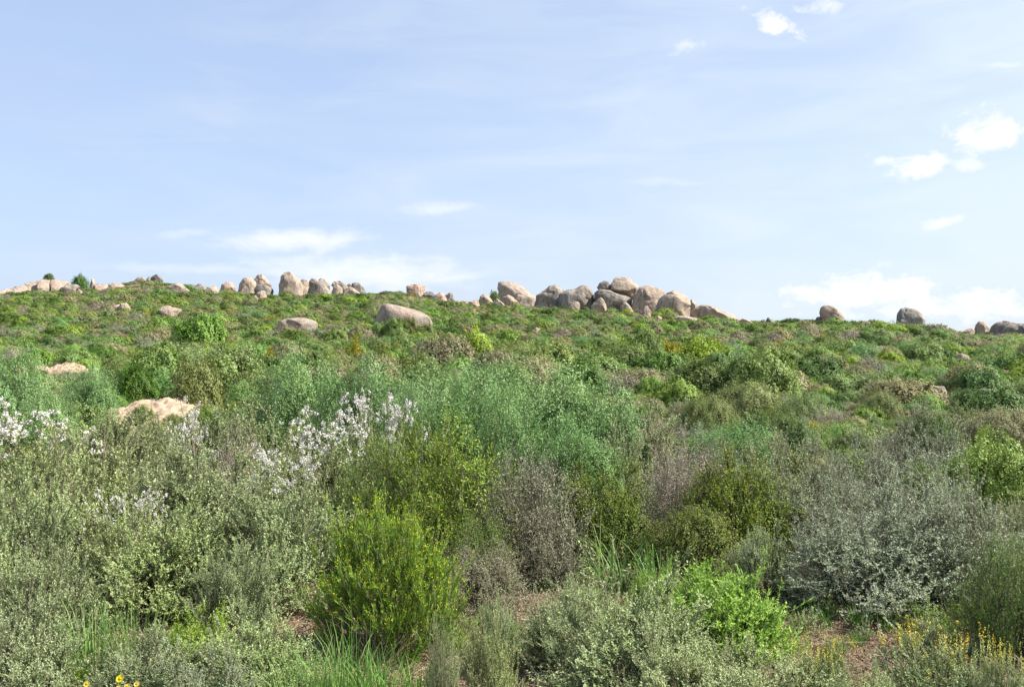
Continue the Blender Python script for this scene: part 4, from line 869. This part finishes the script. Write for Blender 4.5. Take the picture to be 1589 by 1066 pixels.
# ------------------------------------------------------------------ shrubland beyond and between: one mass of stuff
def instancer(name, protos, pts, rot, scl, idx, kind='stuff', label=None, cat=None):
    pc = bpy.data.collections.new(name + '_sources')
    for i, o in enumerate(protos): o.name = '%03d_%s' % (i, o.name); pc.objects.link(o)
    me = bpy.data.meshes.new(name); me.vertices.add(len(pts)); me.vertices.foreach_set('co', np.asarray(pts, np.float32).ravel())
    for nm, typ, data in (('rot', 'FLOAT_VECTOR', rot), ('scl', 'FLOAT_VECTOR', scl)):
        a = me.attributes.new(nm, typ, 'POINT'); a.data.foreach_set('vector', np.asarray(data, np.float32).ravel())
    a = me.attributes.new('idx', 'INT', 'POINT'); a.data.foreach_set('value', np.asarray(idx, np.int32))
    o = bpy.data.objects.new(name, me); COL.objects.link(o)
    g = bpy.data.node_groups.new(name, 'GeometryNodeTree')
    g.interface.new_socket('Geometry', in_out='INPUT', socket_type='NodeSocketGeometry'); g.interface.new_socket('Geometry', in_out='OUTPUT', socket_type='NodeSocketGeometry')
    gi = g.nodes.new('NodeGroupInput'); go = g.nodes.new('NodeGroupOutput'); ip = g.nodes.new('GeometryNodeInstanceOnPoints')
    ci = g.nodes.new('GeometryNodeCollectionInfo'); ci.inputs['Collection'].default_value = pc; ci.inputs['Separate Children'].default_value = True; ci.inputs['Reset Children'].default_value = True
    def na(nm, t):
        n = g.nodes.new('GeometryNodeInputNamedAttribute'); n.data_type = t; n.inputs[0].default_value = nm; return n.outputs[0]
    mp = g.nodes.new('GeometryNodeMeshToPoints')
    g.links.new(gi.outputs[0], mp.inputs[0]); g.links.new(mp.outputs[0], ip.inputs['Points']); g.links.new(ci.outputs[0], ip.inputs['Instance'])
    ip.inputs['Pick Instance'].default_value = True
    g.links.new(na('idx', 'INT'), ip.inputs['Instance Index']); g.links.new(na('rot', 'FLOAT_VECTOR'), ip.inputs['Rotation']); g.links.new(na('scl', 'FLOAT_VECTOR'), ip.inputs['Scale'])
    g.links.new(ip.outputs[0], go.inputs[0])
    m = o.modifiers.new('scatter', 'NODES'); m.node_group = g
    tag(o, label, cat, kind=kind); return o

def far_shrubs():
    kinds = ['green', 'mossy', 'dark', 'tan', 'lime', 'blue', 'sage', 'dry', 'silver', 'golden']; protos = []; dims = []; ids = {}
    for lod in (2, 3):
        for k in kinds:
            for v in range(2 if lod == 2 else 1):
                o, w0, h0 = proto_merged(k, lod, v); ids.setdefault((k, lod), []).append(len(protos)); protos.append(o); dims.append((w0, h0))
    r = random.Random(21); grid = {}; P, Rr, S, I = [], [], [], []
    def near(x, y, rad):
        cx_, cy_ = int(x // 2), int(y // 2)
        for i in range(cx_ - 1, cx_ + 2):
            for j in range(cy_ - 1, cy_ + 2):
                for a, b, c in grid.get((i, j), ()):
                    if (a - x) ** 2 + (b - y) ** 2 < ((rad + c) * (.60 if y < 30 else .70)) ** 2: return True
        return False
    for a in ALL: grid.setdefault((int(a[0] // 2), int(a[1] // 2)), []).append(a)
    for t in range(90000):
        y = 12 + 196 * math.sqrt(r.random()); u = r.uniform(-.66, .66); x = u * y
        D = float(np.interp(CX + u * F, DX, DD))
        if y > D + 10: continue
        kind = veg_mix(x, y, r); big = r.random() < .38
        ww = (r.uniform(1.6, 3.1) if big else r.uniform(.5, 1.4)) * (.72 if y < 40 else 1 if y < 60 else .82); hh = ww * r.uniform(.38, .58) * (1 if y < 70 else .85)
        if y > D * .93: hh *= .7
        if y < 36: ww, hh = min(ww, 1.0), min(hh, .5)
        if near(x, y, ww / 2): continue
        if hides(x, y, ww, hh):
            ww *= .6; hh *= .4
            if hides(x, y, ww, hh): ww *= .7; hh = min(hh, .2)
        if blocked(x, y, ww / 2, RK, .72): continue
        # leave patches of open ground
        if vnoise(x / 5 + 9, y / 5, 77) < .14 and r.random() < .6: continue
        grid.setdefault((int(x // 2), int(y // 2)), []).append((x, y, ww / 2))
        i = r.choice(ids[(kind, 2 if y < 85 else 3)]); w0, h0 = dims[i]
        P.append((x, y, 0)); Rr.append((0, 0, r.uniform(0, 6.28))); S.append((ww / w0, ww / w0, hh / h0)); I.append(i)
    P = np.array(P); P[:, 2] = terr(P[:, 0], P[:, 1]) - .03
    print('far shrubs', len(P))
    instancer('shrubland', protos, P, Rr, S, I, label='mass of small shrubs covering the hillside between the larger bushes', cat='shrubland')
far_shrubs()

def small_stuff():
    # low plants, dead twigs and litter on the near ground
    rng = np.random.default_rng(5); protos = []; spec = []
    def add(name, V, Q, A, mat): protos.append(mesh_obj(name, V, Q, mat, attr=A, link=False))
    for v in range(2):
        g = shrub_geo(60 + v, w=.3, h=.18, stems=20, twigs=110, lpt=14, ll=.016, lw=.006, tl=.07, up=.6, stemr=.002, twigr=.001)
        for mk in ('sage', 'herb', 'mossy'):
            L, S_ = g['leaf'], g['stem']; V, Q, A = join([L, S_]); protos.append(mesh_obj('tuft', V, Q, attr=A, mats=[LM[mk], LM['stem']], mi=np.concatenate([np.zeros(len(L[1])), np.ones(len(S_[1]))]), link=False))
    n_tuft = len(protos)
    for v in range(2): V, Q, A = grass_geo(80 + v, 60, .16, .2, .004, .8); add('grass', V, Q, A, LM['grass'])
    for v in range(1): V, Q, A = grass_geo(85 + v, 40, .12, .2, .003, 1.0); add('straw', V, Q, A, LM['straw'])
    n_gr = len(protos)
    for v in range(3):                       # fallen twigs
        n = 26; p0 = np.concatenate([rng.uniform(-.25, .25, (n, 2)), rng.uniform(.003, .03, (n, 1))], 1); a = rng.uniform(0, 6.28, n); l = rng.uniform(.04, .25, n)
        p2 = p0 + np.stack([np.cos(a) * l, np.sin(a) * l, rng.uniform(-.01, .06, n)], 1); p1 = (p0 + p2) / 2 + rng.normal(size=(n, 3)) * .015
        V, Q, A = tubes(p0, p1, p2, np.full(n, .0022), np.full(n, .001), 3, rng); add('twigs', V, Q, A, LM['straw' if v else 'stem'])
    n_tw = len(protos)
    for v in range(2):                       # litter of dry leaves and crumbs
        n = 500; p = np.concatenate([rng.uniform(-.3, .3, (n, 2)), rng.uniform(.002, .015, (n, 1))], 1); d = unit(rng.normal(size=(n, 3)) * np.array([1, 1, .35]))
        V, Q = leafquads(p, d, rng.uniform(.006, .022, n), rng.uniform(.004, .010, n), rng); add('litter', V, Q, rng.uniform(0, 1, n), LM['leaflitter'])
    for v in range(2):                       # crumbs and pebbles
        S0, T0 = ICO[3]; vs, qs = [], []; 
        for k in range(16):
            c = np.array([rng.uniform(-.22, .22), rng.uniform(-.22, .22), .001]); sz = rng.uniform(.003, .012) * (1.5 if k < 2 else 1)
            vv = S0 * (1 + .25 * fbm(S0[:, 0:1] * 2 + k, S0[:, 1:2] * 2 + S0[:, 2:3], k, 2)) * sz * rng.uniform(.7, 1.3, 3) + c; qs.append(T0 + len(S0) * k); vs.append(vv)
        protos.append(mesh_obj('crumbs', np.concatenate(vs), np.concatenate(qs), SAND, link=False, smooth=True))
    n_cr = len(protos)
    P, Rr, S, I = [], [], [], []
    r = random.Random(3)
    for t in range(7500):
        y = 3.4 + 16 * r.random() ** 1.1; x = r.uniform(-.62, .62) * y; q = r.random(); bare = vnoise(x / .9, y / .9, 12)
        if q < .12:
            i = n_cr - 1 - r.randrange(2); s = r.uniform(.7, 1.5)
        elif q < .48:
            i = n_tw + r.randrange(2); s = r.uniform(.8, 1.3)
        elif q < .62: i = n_gr + r.randrange(3); s = r.uniform(.6, 1.4)
        elif q < .78: i = n_tuft + r.randrange(3); s = r.uniform(.5, 1.2)
        else: i = r.randrange(n_tuft); s = r.uniform(.35, 1.0)
        if q >= .62 and bare < .52: continue
        P.append((x, y, 0)); Rr.append((0, 0, r.uniform(0, 6.28))); S.append((s, s, s)); I.append(i)
    P = np.array(P); P[:, 2] = terr(P[:, 0], P[:, 1]) 
    instancer('ground_cover', protos, P, Rr, S, I, label='low tufts, fallen twigs and dry leaf litter on the earth', cat='ground cover')
small_stuff()
print('individual plants', len(PLANTS))
